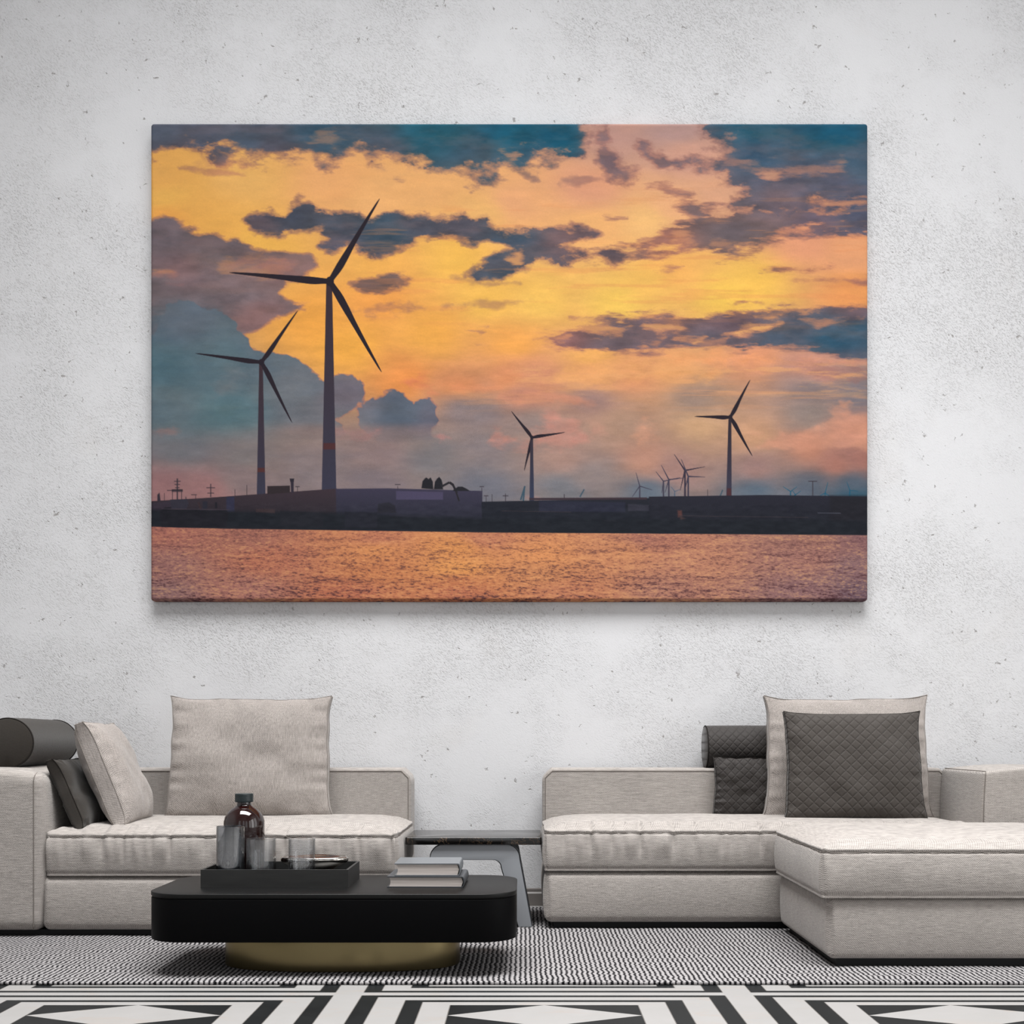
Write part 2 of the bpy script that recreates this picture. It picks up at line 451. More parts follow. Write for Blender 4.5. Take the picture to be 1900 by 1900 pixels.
CLOUD = [(300,250,88,96,112),(380,260,84,90,106),(450,260,76,88,104),(600,250,58,88,108),(800,245,32,94,114),(1040,255,14,84,110),(960,250,20,88,112),(900,300,70,92,108),(500,285,86,84,96),(700,290,82,90,104),(1000,290,60,86,104),
 (340,285,96,88,98),(1150,300,86,82,98),(1120,260,110,100,110),(1260,300,78,80,98),(1220,300,120,104,112),
 (1400,240,34,88,110),(1550,250,20,84,110),(1590,300,70,94,114),(1400,290,60,88,112),(1300,310,112,106,116),(1450,340,92,92,108),(1550,330,92,92,108),
 (1450,380,116,100,108),(1590,400,66,80,106),(1520,410,92,86,104),(1350,430,88,84,94),(1400,460,100,90,94),(1240,450,160,108,96),(1330,400,110,96,100),(1230,360,140,108,104),
 (480,410,84,78,88),(540,405,66,72,86),(600,420,78,84,96),(720,430,58,80,98),(780,415,80,82,94),(850,420,88,84,94),(950,440,64,80,96),(1060,440,110,90,94),(940,490,70,80,94),(1120,465,96,82,88),(620,460,84,84,98),
 (300,430,112,100,106),(400,470,112,98,100),(500,500,136,108,106),(300,520,118,106,112),(450,540,122,106,110),(550,480,134,108,106),(480,590,138,106,106),(330,505,134,106,108),(560,500,140,108,104),
 (340,600,90,106,118),(300,680,84,110,122),(420,680,88,112,124),(420,770,92,118,128),(560,720,112,114,122),(640,730,122,106,114),(600,790,124,120,124),(520,690,112,110,118),(330,760,100,114,124),
 (740,765,92,100,116),(800,775,104,104,118),
 (1030,630,140,98,96),(1150,625,108,92,98),(1250,600,116,92,96),(1350,590,108,88,96),(1550,630,44,84,108),(1450,630,76,88,104),(1590,575,116,94,100),(1300,640,98,92,104),(1600,610,54,88,110),(1560,680,100,98,112),(1500,690,108,104,114),
 (1490,500,138,94,84),(720,525,84,78,86),(680,525,92,80,86),(1590,530,140,98,90),(430,320,190,130,110)]

CLOUDS = [  # outline, feather, warp, strength
 ([(240,150),(1075,150),(1090,240),(1092,270),(1080,288),(1040,292),(1000,284),(975,300),(935,305),(915,330),(890,342),(868,338),(850,320),(815,314),(780,306),(740,306),(705,296),(668,285),(640,296),(600,300),(560,288),(530,300),(505,298),(480,286),(455,282),(430,290),(405,302),(378,300),(352,285),(325,272),(300,285),(240,292)], 11, 11, 1),
 ([(1105,190),(1115,250),(1095,275),(1105,300),(1130,322),(1165,335),(1195,332),(1185,312),(1160,300),(1150,275),(1135,250),(1125,190)], 9, 10, .85),
 ([(1180,262),(1205,268),(1215,285),(1230,280),(1245,292),(1282,292),(1275,304),(1240,312),(1215,316),(1200,300),(1188,280)], 6, 7, .9),
 ([(960,318),(1000,322),(1006,334),(980,332)], 4, 5, .6), ([(1040,332),(1090,322),(1120,330),(1070,338)], 5, 5, .4),
 ([(1290,150),(1640,150),(1650,375),(1560,385),(1500,395),(1450,398),(1400,405),(1370,390),(1350,360),(1370,345),(1330,335),(1300,322),(1310,308),(1290,295),(1320,290),(1350,275),(1330,255),(1300,240)], 12, 12, 1),
 ([(1200,350),(1230,345),(1290,356),(1280,368),(1240,362)], 5, 6, .8),
 ([(1240,380),(1290,372),(1300,390),(1340,395),(1400,375),(1470,388),(1540,385),(1650,365),(1650,424),(1560,434),(1500,432),(1450,440),(1420,455),(1390,470),(1350,474),(1310,466),(1260,470),(1210,470),(1150,480),(1090,478),(1150,462),(1210,452),(1230,430),(1270,410),(1290,405)], 9, 9, .95),
 ([(452,410),(475,395),(500,396),(530,402),(545,380),(570,374),(600,384),(640,390),(680,400),(720,392),(755,400),(790,400),(830,408),(860,398),(880,410),(905,406),(945,428),(985,430),(1020,416),(1070,422),(1110,436),(1080,446),(1040,450),(1100,460),(1150,458),(1165,470),(1140,486),(1090,480),(1040,490),(1000,484),(975,500),(945,510),(905,512),(885,520),(872,508),(890,492),(920,468),(955,458),(920,450),(880,450),(840,440),(790,438),(755,455),(715,468),(690,474),(665,464),(630,470),(598,462),(605,448),(590,430),(560,436),(520,438),(480,436),(458,428)], 6, 8, 1),
 ([(330,315),(360,305),(430,316),(458,326),(420,326),(370,320)], 5, 6, .35),
 ([(230,402),(300,401),(320,404),(345,418),(370,430),(400,436),(420,450),(440,446),(470,462),(520,466),(570,474),(592,490),(570,510),(530,520),(522,540),(545,555),(575,562),(540,582),(500,600),(450,625),(440,640),(470,655),(480,700),(230,700)], 4, 6, 1),
 ([(650,522),(690,510),(740,510),(780,516),(760,528),(720,534),(690,544),(660,536)], 5, 6, .9),
 ([(990,624),(1040,616),(1090,602),(1140,584),(1200,582),(1260,586),(1330,582),(1400,574),(1450,568),(1500,578),(1560,566),(1650,556),(1650,672),(1560,668),(1500,650),(1430,648),(1360,652),(1290,645),(1210,650),(1140,652),(1070,650),(1020,640)], 6, 7, 1),
 ([(1410,508),(1450,492),(1510,496),(1545,490),(1510,504),(1450,510)], 4, 5, .9),
 ([(1060,592),(1105,590),(1080,596)], 3, 4, .7), ([(1570,520),(1650,512),(1650,534),(1590,530)], 4, 4, .8),
 ([(640,576),(700,570),(780,566),(790,574),(700,582)], 6, 6, .4), ([(860,612),(905,608),(890,616)], 3, 3, .6), ([(885,640),(915,638),(905,644)], 3, 3, .5),
 ([(820,570),(900,560),(1000,552),(980,562),(880,572)], 6, 5, .3), ([(1120,402),(1165,406),(1140,408)], 3, 3, .6),
 ([(1210,500),(1270,496),(1240,503)], 3, 3, .6), ([(840,515),(900,518),(960,520),(900,528)], 5, 5, .35),
 ([(1480,520),(1560,512),(1600,520),(1540,528)], 6, 6, .4),
 ([(1480,690),(1650,670),(1650,700),(1540,700)], 10, 8, .5),
]
HOLES = [  # openings where the glowing sky shows through the clouds
 ([(1065,610),(1100,600),(1170,604),(1150,618),(1090,616)], 6, 5, .75), ([(1200,600),(1260,596),(1285,612),(1220,616)], 5, 5, .8),
 ([(1340,622),(1400,602),(1450,598),(1420,616),(1370,624)], 5, 4, .95), ([(1250,632),(1310,626),(1300,634)], 4, 4, .8), ([(1290,636),(1350,628),(1345,638),(1310,640)], 4, 4, .85),
 ([(1400,588),(1450,580),(1430,592)], 4, 4, .7), ([(1480,592),(1540,596),(1600,592),(1520,602)], 5, 4, .6), ([(1180,634),(1230,630),(1220,640)], 4, 4, .45), ([(1010,626),(1060,622),(1040,634)], 4, 4, .6),
 ([(560,434),(600,428),(606,446),(570,450),(540,446)], 5, 5, .9), ([(460,436),(520,440),(560,454),(500,452)], 6, 6, .6),
 ([(940,478),(970,470),(965,490),(950,492)], 5, 6, .7), ([(1405,322),(1450,316),(1440,326)], 6, 6, .7), ([(1370,388),(1400,384),(1395,392)], 4, 5, .8),
 ([(1530,378),(1650,362),(1650,368),(1560,384)], 4, 4, .7), ([(1350,300),(1420,308),(1560,312),(1480,320),(1400,318)], 9, 9, .35),
 ([(1330,345),(1380,350),(1370,366),(1310,370),(1300,355)], 8, 9, .6), ([(1255,440),(1290,436),(1285,452),(1250,454)], 7, 7, .5), ([(1320,452),(1370,448),(1350,460)], 5, 6, .3),
 ([(270,500),(320,502),(330,512),(280,514)], 4, 5, .5), ([(420,480),(470,476),(540,490),(520,506),(450,504),(410,496)], 9, 8, .22),
 ([(930,285),(960,280),(965,300),(940,310)], 7, 8, .5), ([(590,245),(630,255),(620,275),(600,270)], 10, 10, .25), ([(1080,230),(1105,240),(1095,285),(1085,270)], 5, 5, .8), ([(395,265),(425,280),(430,292),(410,282)], 6, 6, .4),
 ([(270,796),(300,792),(336,800),(290,806)], 6, 5, .4), ([(625,770),(665,756),(668,780),(640,786)], 4, 5, .8)]
LEFTC = [
 ([(230,640),(290,625),(296,590),(310,570),(335,556),(362,560),(385,580),(410,578),(436,600),(452,618),(470,650),(500,656),(530,664),(552,672),(575,695),(600,706),(625,700),(650,698),(668,706),(678,735),(655,760),(622,780),(640,800),(560,840),(450,840),(230,840)], 3, 6, 1),
 ([(668,762),(682,748),(700,740),(712,730),(730,727),(748,732),(768,752),(780,742),(796,738),(812,752),(808,790),(790,820),(700,820),(668,785)], 3, 5, 1),
 ([(480,720),(520,690),(560,700),(600,730),(620,800),(560,840),(420,840),(400,780),(440,735)], 3, 6, .25)]
PUFFS = [  # small sunlit cumulus: outline, colour, feather, warp, strength
 ([(1000,806),(1006,785),(1020,766),(1034,768),(1040,782),(1062,778),(1072,790),(1066,806),(1090,818),(1040,830),(900,816),(925,800),(960,808)], (206,140,124), 7, 6, .6),
 ([(1095,790),(1115,786),(1125,800),(1100,808)], (205,145,126), 6, 5, .4),
 ([(1175,808),(1186,784),(1200,776),(1216,790),(1222,812),(1190,820)], (222,158,126), 7, 5, .6),
 ([(1480,806),(1535,790),(1545,772),(1538,762),(1560,756),(1558,746),(1580,748),(1582,770),(1598,768),(1650,764),(1650,835),(1400,830),(1440,800),(1450,790),(1462,806)], (216,152,124), 5, 6, .65),
 ([(1380,806),(1392,796),(1420,800),(1418,812)], (216,158,126), 5, 5, .4),
 ([(805,805),(825,796),(836,810),(815,816)], (190,128,122), 5, 5, .6), ([(975,922),(990,918),(1000,926)], (176,134,130), 4, 3, .5),
 ([(840,716),(900,702),(960,712),(940,722),(860,728)], (238,150,104), 6, 8, .5), ([(930,724),(980,716),(1020,722),(1100,748),(980,744),(930,738)], (214,142,112), 6, 7, .55),
 ([(1000,700),(1060,684),(1120,664),(1180,668),(1260,680),(1330,686),(1240,700),(1160,712),(1080,712)], (242,172,106), 8, 11, .55),
 ([(750,712),(780,692),(800,700),(812,724),(770,722)], (226,128,92), 6, 7, .6), ([(1480,704),(1540,690),(1600,694),(1540,706)], (196,136,120), 6, 5, .4),
 ([(1240,664),(1330,656),(1420,664),(1500,672),(1420,682),(1320,676)], (240,160,104), 7, 9, .6), ([(1430,678),(1520,668),(1650,672),(1650,676),(1520,676)], (220,146,116), 4, 4, .6),
 ([(410,490),(450,478),(480,482),(470,492),(430,500)], (160,114,110), 5, 6, .4), ([(460,505),(500,482),(540,490),(550,504),(500,512)], (172,116,108), 5, 7, .45),
 ([(275,512),(300,502),(330,506),(325,514)], (170,118,110), 4, 4, .5), ([(310,528),(350,526),(340,532)], (150,112,112), 3, 3, .5),
 ([(270,798),(300,794),(338,802),(300,806)], (160,122,118), 5, 4, .5), ([(420,690),(440,680),(470,690),(440,720),(390,760),(385,740)], (112,120,126), 10, 8, .6),
 ([(600,802),(620,796),(700,800),(690,812)], (170,124,120), 5, 5, .5)]

def paint_print(X, Y):
    ax = fbm(X, Y, 60, 34, 5, 5, .6) - .5; ay = fbm(X, Y, 60, 34, 5, 91, .6) - .5
    bx = fbm(X, Y, 110, 14, 4, 7, .6) - .5; by = fbm(X, Y, 110, 14, 4, 33, .6) - .5
    wx = X + 26 * (fbm(X, Y, 90, 40, 3, 11) - .5); wy = Y + 20 * (fbm(X, Y, 120, 30, 4, 12) - .5)
    img = field(wx, wy, SKY)
    cl = field(wx, wy, CLOUD)
    cl = cl * (1 + .34 * (fbm(X, Y, 36, 16, 4, 51) - .5))[..., None]
    m = np.zeros(X.shape, np.float32)
    def mask(poly, fe, wa, st, streak=False, billow=0):
        P = np.array(poly); x0, y0 = P.min(0) - 40; x1, y1 = P.max(0) + 40
        ix0, ix1 = np.searchsorted(X[0], x0), np.searchsorted(X[0], x1)
        iy0, iy1 = np.searchsorted(Y[:, 0], y0), np.searchsorted(Y[:, 0], y1)
        s = (slice(iy0, iy1), slice(ix0, ix1))
        if X[s].size == 0: return s, 0
        ux, uy = (bx, by) if streak else (ax, ay)
        k = 3.4 * wa
        d = sdf(X[s] + k * ux[s] * 1.3, Y[s] + k * uy[s], poly)
        nn = fbm(X[s], Y[s], 46, 13 if streak else 24, 6, 70, .62) - .5
        d = d + fe * 6.6 * nn
        if billow:
            bl = sum(a_ * (1 - np.abs(2 * vnoise(X[s], Y[s], q_, q_ * .9, sd_) - 1)) for q_, a_, sd_ in ((34, 1.0, 811), (17, .5, 812), (8, .28, 813)))
            d = sdf(X[s] + k * .5 * ux[s], Y[s] + k * .5 * uy[s], poly) - billow * (bl - .95)
        return s, st * smooth(fe * 1.25, -fe * 1.6, d)
    for poly, fe, wa, st in CLOUDS:
        P = np.array(poly, float)
        s, mm = mask(poly, fe, wa, st, streak=(P[:, 1].min() > 340 and P[:, 0].min() > 850))
        m[s] = np.maximum(m[s], mm)
    mott = fbm(X, Y, 60, 20, 6, 640, .62)
    m = m * (1 - .75 * smooth(.5, .66, mott) * smooth(.98, .5, m))
    for poly, fe, wa, st in HOLES:
        s, mm = mask(poly, fe, wa, st, streak=True)
        m[s] = m[s] * (1 - mm)
    inner = (.26 * smooth(.47, .68, fbm(X, Y, 80, 22, 6, 660, .62)) * smooth(300, 900, X + Y))[..., None]
    cl = cl * (1 - inner) + (cl * .35 + np.array((160, 120, 116)) * .65) * inner
    fringe = (4 * m * (1 - m) * .34)[..., None]
    img = img * (1 - m[..., None]) + cl * m[..., None]
    img = img * (1 - fringe) + np.array((196, 118, 98)) * fringe
    blue = field(wx, wy, [(340,590,100,110,122),(300,680,82,110,122),(420,660,90,112,122),(420,760,92,120,128),(560,720,108,114,122),(640,730,112,104,114),(600,790,120,120,126),(320,760,100,116,124),(740,765,92,102,116),(800,775,104,104,118),(500,640,98,110,120),(620,800,124,122,126)])
    blue = blue * (1 + .16 * (fbm(X, Y, 40, 30, 5, 55) - .5))[..., None]
    for poly, fe, wa, st in LEFTC:
        s, mm = mask(poly, fe * .55, wa * 1.2, st, billow=9)
        top = smooth(0, 1, (Y[s] - 780) / 50)
        mm = (mm * (1 - top))[..., None]
        fr = 4 * mm * (1 - mm) * .4 * smooth(110, 200, img[s][..., :1]) * (1 - top[..., None])
        o = img[s] * (1 - mm) + blue[s] * mm
        img[s] = o * (1 - fr) + np.array((206, 120, 98)) * fr
    for poly, c, fe, wa, st in PUFFS:
        s, mm = mask(poly, fe, wa, st)
        if np.isscalar(mm): continue
        mm = (mm * (.55 + .9 * fbm(X[s], Y[s], 14, 8, 3, 88)))[..., None].clip(0, 1)
        img[s] = img[s] * (1 - mm) + np.array(c) * mm
    # thin high streaks
    st = smooth(.56, .74, fbm(X, Y, 150, 9, 4, 140, .6)) * smooth(640, 700, Y) * smooth(780, 730, Y) * smooth(760, 900, X) * .35
    img = img * (1 - st[..., None]) + np.array((232, 160, 112)) * st[..., None]
    st = smooth(.58, .75, fbm(X, Y, 120, 10, 4, 150, .6)) * smooth(300, 420, Y) * smooth(640, 560, Y) * smooth(580, 700, X) * .25
    img = img * (1 - st[..., None]) + np.array((226, 140, 88)) * st[..., None]

    tex = fbm(X, Y, 46, 15, 6, 900, .66) - .5; tx2 = fbm(X, Y, 60, 18, 5, 930, .62) - .5
    lum = .09 * smooth(420, 700, Y) + .07
    img = img * (1 + lum * 1.3 * tex)[..., None] + (tx2 * 15)[..., None] * np.array((1.0, .55, .1))
    w2 = smooth(.5, .7, fbm(X + 8 * ay, Y, 90, 12, 6, 960, .66)) * smooth(645, 690, Y) * smooth(760, 700, Y) * smooth(780, 900, X) * .6
    img = img * (1 - w2[..., None]) + np.array((236, 170, 112)) * w2[..., None]

    def draw(poly, c, aa=.55, c2=None):
        P = np.array(poly, float); x0, y0 = P.min(0) - 3; x1, y1 = P.max(0) + 3
        s = (slice(np.searchsorted(Y[:, 0], y0), np.searchsorted(Y[:, 0], y1)), slice(np.searchsorted(X[0], x0), np.searchsorted(X[0], x1)))
        if X[s].size == 0: return
        mm = smooth(aa, -aa, sdf(X[s], Y[s], poly))[..., None]
        col = np.array(c, float)
        if c2 is not None:
            t = ((Y[s] - P[:, 1].min()) / (P[:, 1].max() - P[:, 1].min())).clip(0, 1)[..., None]
            col = col * (1 - t) + np.array(c2, float) * t
        img[s] = img[s] * (1 - mm) + col * mm
    def line(x0, y0, x1, y1, w, c, w1=None):
        L = math.hypot(x1 - x0, y1 - y0) or 1; nx, ny = -(y1 - y0) / L, (x1 - x0) / L
        a, b = w / 2, (w if w1 is None else w1) / 2
        draw([(x0 + nx * a, y0 + ny * a), (x1 + nx * b, y1 + ny * b), (x1 - nx * b, y1 - ny * b), (x0 - nx * a, y0 - ny * a)], c, .5)
    def blade(hx, hy, tx, ty, w, c, side=1):
        L = math.hypot(tx - hx, ty - hy); dx, dy = (tx - hx) / L, (ty - hy) / L; nx, ny = -dy * side, dx * side
        prof = [(0, .36, .34), (.06, .42, .36), (.14, .56, .40), (.2, .60, .42), (.3, .54, .40), (.45, .38, .34), (.6, .28, .30), (.75, .19, .25), (.95, .08, .14), (1, .02, .05)]
        up = [(hx + dx * L * t + nx * w * a, hy + dy * L * t + ny * w * a) for t, a, b in prof]
        dn = [(hx + dx * L * t - nx * w * b, hy + dy * L * t - ny * w * b) for t, a, b in prof]
        draw(up + dn[::-1], c, .55)

    # water
    wat = field(X, Y, [(300,985,176,112,98),(450,1000,172,112,96),(700,1000,196,124,94),(900,1000,196,126,96),(1200,1000,176,116,98),(1500,1000,160,112,100),(1600,1000,140,100,100),
        (300,1050,160,112,106),(500,1040,190,118,92),(700,1020,222,146,92),(850,1015,226,150,88),(850,1055,236,160,92),(1000,1030,226,150,96),(1150,1020,206,138,98),(1300,1040,190,130,104),(1500,1040,168,118,106),(1590,1050,140,106,108),
        (300,1100,150,112,110),(450,1095,172,116,104),(650,1100,190,114,86),(850,1100,192,116,86),(1050,1100,194,124,92),(1250,1100,176,122,104),(1500,1100,146,108,108),(1600,1100,116,92,102),(700,1060,206,130,86),(850,1080,200,124,84),
        (1000,1060,210,140,94)], 3, 2.5)
    q = ((Y - 975) / 140).clip(0.02, 1)
    n1 = fbm(X / (q + .25), np.log(q + .12) * 60, 9, 1.0, 3, 300, .7)
    n2 = fbm(X, Y, 5.0, 1.6, 3, 310, .75)
    n3 = fbm(X, Y, 90, 7, 3, 320, .6)
    n4 = fbm(X, Y, 9, 2.2, 3, 333, .7)
    v = (n2 - .5) * (1.0 - .3 * q) + (n4 - .5) * (.25 + .6 * q) + (n1 - .5) * (.2 + .3 * q) + (n3 - .5) * .5
    dark = smooth(.02, -.36, v)[..., None] * (.42 + .5 * q[..., None])
    lite = smooth(.04, .34, v)[..., None] * .62
    wat = wat * (1 - dark) + np.array((84, 52, 56)) * dark
    wat = wat * (1 - lite) + (wat * .4 + np.array((252, 190, 122)) * .6) * lite
    shore = np.interp(X[0], [279, 330, 420, 560, 700, 900, 1200, 1611], [977, 979, 981, 983, 985, 988, 990, 993])[None, :]
    wm = smooth(-.8, .8, Y - shore)[..., None]
    img = img * (1 - wm) + wat * wm
    D, K = (34, 38, 46), (30, 34, 42)
    RUST = (86, 62, 62)
    # big turbines
    tw, tw2 = (62, 46, 52), (58, 58, 76)
    draw([(605.5, 518), (616, 518), (624, 910), (597, 910)], tw, .6, tw2)
    draw([(600, 822), (622, 822), (622.6, 834), (599.6, 834)], (80, 46, 48), .8)
    draw([(481, 668), (487.5, 668), (492.5, 918), (476.5, 918)], tw, .6, tw2)
    draw([(478, 868), (491, 868), (491.6, 876), (477.4, 876)], (84, 48, 48), .8)
    B = (40, 33, 42)
    for hx, hy, tips, w, r in [(612, 522, [(704.5, 369), (426, 506), (708, 690)], 13.5, 9), (485, 672, [(553, 576), (363, 656), (542, 784)], 9, 6.2),
                               (1355, 774, [(1392, 705), (1289, 773), (1396, 846)], 7.6, 4.6), (987, 812, [(949, 763), (1048, 802), (973, 873)], 6.2, 3.8)]:
        for k, (tx, ty) in enumerate(tips): blade(hx, hy, tx, ty, w, B, 1 if k == 0 else -1)
        draw([(hx + r * math.cos(a) * .85, hy + r * math.sin(a)) for a in np.linspace(0, 6.0, 14)], B, .6)
    draw([(1351.5, 778), (1357, 778), (1357.5, 922), (1347.5, 922)], (52, 42, 50), .6, (60, 60, 78))
    draw([(1349, 906), (1356.6, 906), (1357, 922), (1348, 922)], (76, 46, 52), .8)
    draw([(984, 816), (989, 816), (991, 932), (982.5, 932)], (58, 48, 58), .6, (52, 62, 86))
    F = (66, 62, 78)
    for hx, hy, tips, b, w, c in [(1187,902,[(1180,877),(1210,909),(1173,922)],926,2.4,F), (1231,893,[(1217,875),(1262,886),(1228,915)],926,2.6,F), (1241,890,[(1227,863),(1268,887),(1234,914)],926,3,F),
            (1271,873,[(1251,843),(1308,866),(1262,910)],926,3.8,(58,50,64)), (1277,884,[(1264,852),(1308,885),(1270,912)],926,3.4,F), (1252,912,[(1245,903),(1262,908),(1251,921)],926,1.8,(80,96,116)),
            (1467,912,[(1453,903),(1479,903),(1466,921)],924,2,(30,90,116)), (1476,918,[(1468,922),(1486,911),(1470,910)],924,1.8,(30,90,116)), (1531,915,[(1536,895),(1521,920),(1540,921)],924,2,(24,90,116)),
            (1577,910,[(1571,894),(1592,911),(1575,922)],924,2,(30,88,114))]:
        line(hx, hy, hx, b, w * .8, c, w)
        for tx, ty in tips: line(hx, hy, tx, ty, w * .8, c, .8)
    # masts, lamps and cranes on the skyline
    for x, y0, y1, w in [(329,888,932,2.2),(391,898,922,1.8),(436,908,925,1),(458,900,924,1.2),(738,902,912,1),(894,905,912,1),(902,921,932,1),(913,917,932,1),(938,916,930,1.4),(1047,917,926,1.5),(1313,908,922,1),(1508,893,922,1.6),(552,903,916,1.2),(320,910,935,1.4),(337,911,935,1.4),(363,919,930,1),(345,922,932,1.6),(305,915,930,1)]:
        line(x, y0, x, y1, w, (58, 50, 58))
    for x, y, hw in [(329,893,6),(329,899,5),(329,905,4),(329,912,10),(391,905,8),(391,915,6),(738,899,5),(894,903,4),(902,920,4),(938,920,5),(1508,893,8),(552,903,4),(360,918,5),(316,910,6)]:
        line(x - hw, y, x + hw, y, 1.6, (58, 50, 58))
    for x0, y0, x1, y1 in [(966,928,974,902),(973,904,971,930),(1076,922,1084,908),(1336,921,1341,909)]:
        line(x0, y0, x1, y1, 3 if x0 < 1000 else 2.2, (60, 84, 100))
    # sheds and quay
    draw([(279,930),(380,924),(520,914),(625,906.5),(625,940),(625,990),(279,978)], (62,50,58), .6, (38,38,46))
    draw([(279,934),(330,928),(330,950),(279,948)], (58,50,62), 1)
    draw([(420,922),(435,921),(435,950),(420,950)], (50,50,72), 1)
    draw([(496,902),(538,901),(538,914),(496,917)], (50,42,46), .6)
    draw([(539,890),(545,890),(545,914),(540,914)], (52,46,58), .6); draw([(537.5,888),(546,888),(545,894),(538.5,894)], (44,40,50), .6)
    draw([(623,907),(720,906),(895,911),(895,955),(895,990),(625,990)], (62,58,78), .6, (34,38,48))
    draw([(735,911),(822,913),(822,927),(735,927)], (76,70,96), .8)
    draw([(782,906),(784,893),(788,888),(791,886),(795,889),(799,886),(803,894),(804,908)], (34,34,40), 1)
    draw([(805,908),(807,894),(811,888),(815,885),(819,890),(821,897),(822,908)], (34,34,40), 1)
    for a, b, c, d, w in [(819,903,834,895,4),(834,895,841,900,4.5),(840,899,848,915,4),(846,912,852,930,3)]: line(a, b, c, d, w, (40,38,44))
    draw([(842,908),(850,903),(858,903),(866,907),(872,911),(840,911)], (36,36,42), 1)
    draw([(893.5,931),(1207,924),(1205,990),(895,990)], (36,38,48), .6, (28,33,42))
    draw([(1000,929),(1160,932),(1160,950),(1000,950)], (42,44,60), 2); draw([(982,924),(1200,923),(1200,927),(982,928)], (60,48,56), 1)
    draw([(1165,935),(1204,937),(1204,948),(1165,948)], (52,52,64), 1.2)
    draw([(1204,921.5),(1420,918.5),(1611,921),(1611,995),(1205,992)], (40,40,52), .6, (28,32,40))
    draw([(1540,921),(1611,921.5),(1611,990),(1540,990)], (34,34,42), 8)
    draw([(1517,951),(1560,951.5),(1560,953),(1517,952.6)], (70,72,84), .6)
    draw([(1257,947),(1265,947),(1266,958),(1258,960)], (86,56,54), 2); draw([(1262,958),(1272,962),(1262,966)], (74,56,56), 2)
    draw([(722,955),(800,958),(800,974),(728,973)], (58,54,70), 1)
    draw([(1120,966),(1150,967),(1140,970)], (92,58,56), 1.2)
    for x0, y0, x1, y1 in [(425,970,540,972),(540,972,660,976),(1260,957,1500,960),(930,948,1060,950)]: line(x0, y0, x1, y1, 1, (58,52,58))
    draw([(279,946),(620,952),(900,962),(1611,966),(1611,991),(1200,989),(900,987),(700,984),(540,982),(279,975)], (30,34,42), 5)
    draw([(520,948),(600,952),(600,978),(520,975)], (34,36,44), 2); draw([(640,950),(700,951),(700,980),(640,978)], (36,38,48), 2)
    draw([(702,935),(722,932),(733,938),(735,952),(700,952)], (40,40,50), 2); draw([(475,944),(510,945),(510,952),(475,950)], (62,50,54), 1.5)
    img = img * (1 - wm) + wat * wm
    # moored ship
    draw([(297,948),(305,942),(330,940),(345,943),(375,946),(420,946),(424,952),(420,978),(300,978),(296,960)], (32,32,40), .7)
    draw([(316,927),(347,926),(350,934),(346,945),(318,945)], (52,50,62), 1)
    draw([(319,908),(339,908),(339,911),(319,911)], (44,40,48), .6); draw([(399,932),(403,932),(403,943),(399,943)], (34,34,42), .7)
    draw([(376,930),(385,930),(385,944),(376,944)], (42,42,54), .8); line(300, 944, 425, 946, 1.6, (66,58,68)); line(368, 932, 372, 944, 3, (60,46,50))
    draw([(292,918),(296,914),(298,930),(292,930)], (56,48,58), 1)
    tow = (fbm(X, Y, 14, 5, 3, 400) - .5) * 14 * (smooth(930, 940, Y) * smooth(shore + 0 * X, shore - 2 + 0 * X, Y))
    img = img + tow[..., None]
    # print grain and the weave of the canvas
    img = img * (1 + .035 * (vnoise(X, Y, 1.3, 1.3, 500) - .5))[..., None]
    g = img.mean(-1, keepdims=True)
    return (img * .97 + g * .03).clip(2, 254)

PRINT_GAIN = 0.67
LR, LF, LS_, EXPO = (25.0, 56.0, 20.0), (2.0, 3.0, 4.0), 540.0, 0.06
# ================================================================ the room
WY = 5.78
RX0, RX1, RY0, RZ1 = -4.6, 4.6, -2.8, 7.4
def box(name, x0, x1, y0, y1, z0, z1, mat, parent=None, kind=None, label=None, cat=None):
    V = [(x, y, z) for x in (x0, x1) for y in (y0, y1) for z in (z0, z1)]
    Fc = [(0, 1, 3, 2), (4, 6, 7, 5), (0, 4, 5, 1), (2, 3, 7, 6), (0, 2, 6, 4), (1, 5, 7, 3)]
    o = link(name, mesh_np(name, V, Fc), mat, parent, flat=True)
    if kind: o['kind'] = kind
    return o
def boxes(name, bs, mat, parent=None):
    V, Fc = [], []
    for x0, x1, y0, y1, z0, z1 in bs:
        k = len(V)
        V += [(x, y, z) for x in (x0, x1) for y in (y0, y1) for z in (z0, z1)]
        Fc += [tuple(i + k for i in f) for f in ((0, 1, 3, 2), (4, 6, 7, 5), (0, 4, 5, 1), (2, 3, 7, 6), (0, 2, 6, 4), (1, 5, 7, 3))]
    return link(name, mesh_np(name, V, Fc), mat, parent, flat=True)
tag(box('floor', RX0, RX1, RY0, WY, -.1, 0, M['floor']), 'black and white inlaid marble floor with long diamonds', 'floor', kind='structure')
tag(box('wall_back', RX0 - .2, RX1 + .2, WY, WY + .2, -.1, RZ1, M['wall']), 'rough light grey plaster wall behind the sofas', 'wall', kind='structure')
KX0, KX1, KY0, KY1 = -2.8, 3.4, 1.2, 4.2  # extent of the ceiling opening, made up to hold the added top light
tag(boxes('ceiling', [(RX0 - .2, RX1 + .2, RY0 - .2, KY0, RZ1, RZ1 + .15), (RX0 - .2, RX1 + .2, KY1, WY + .2, RZ1, RZ1 + .15), (RX0 - .2, KX0, KY0, KY1, RZ1, RZ1 + .15), (KX1, RX1 + .2, KY0, KY1, RZ1, RZ1 + .15)], M['plain_wall']), 'plain white ceiling above the room', 'ceiling', kind='structure')
tag(box('wall_left', RX0 - .2, RX0, RY0, WY, -.1, RZ1, M['plain_wall']), 'plain wall on the left of the room', 'wall', kind='structure')
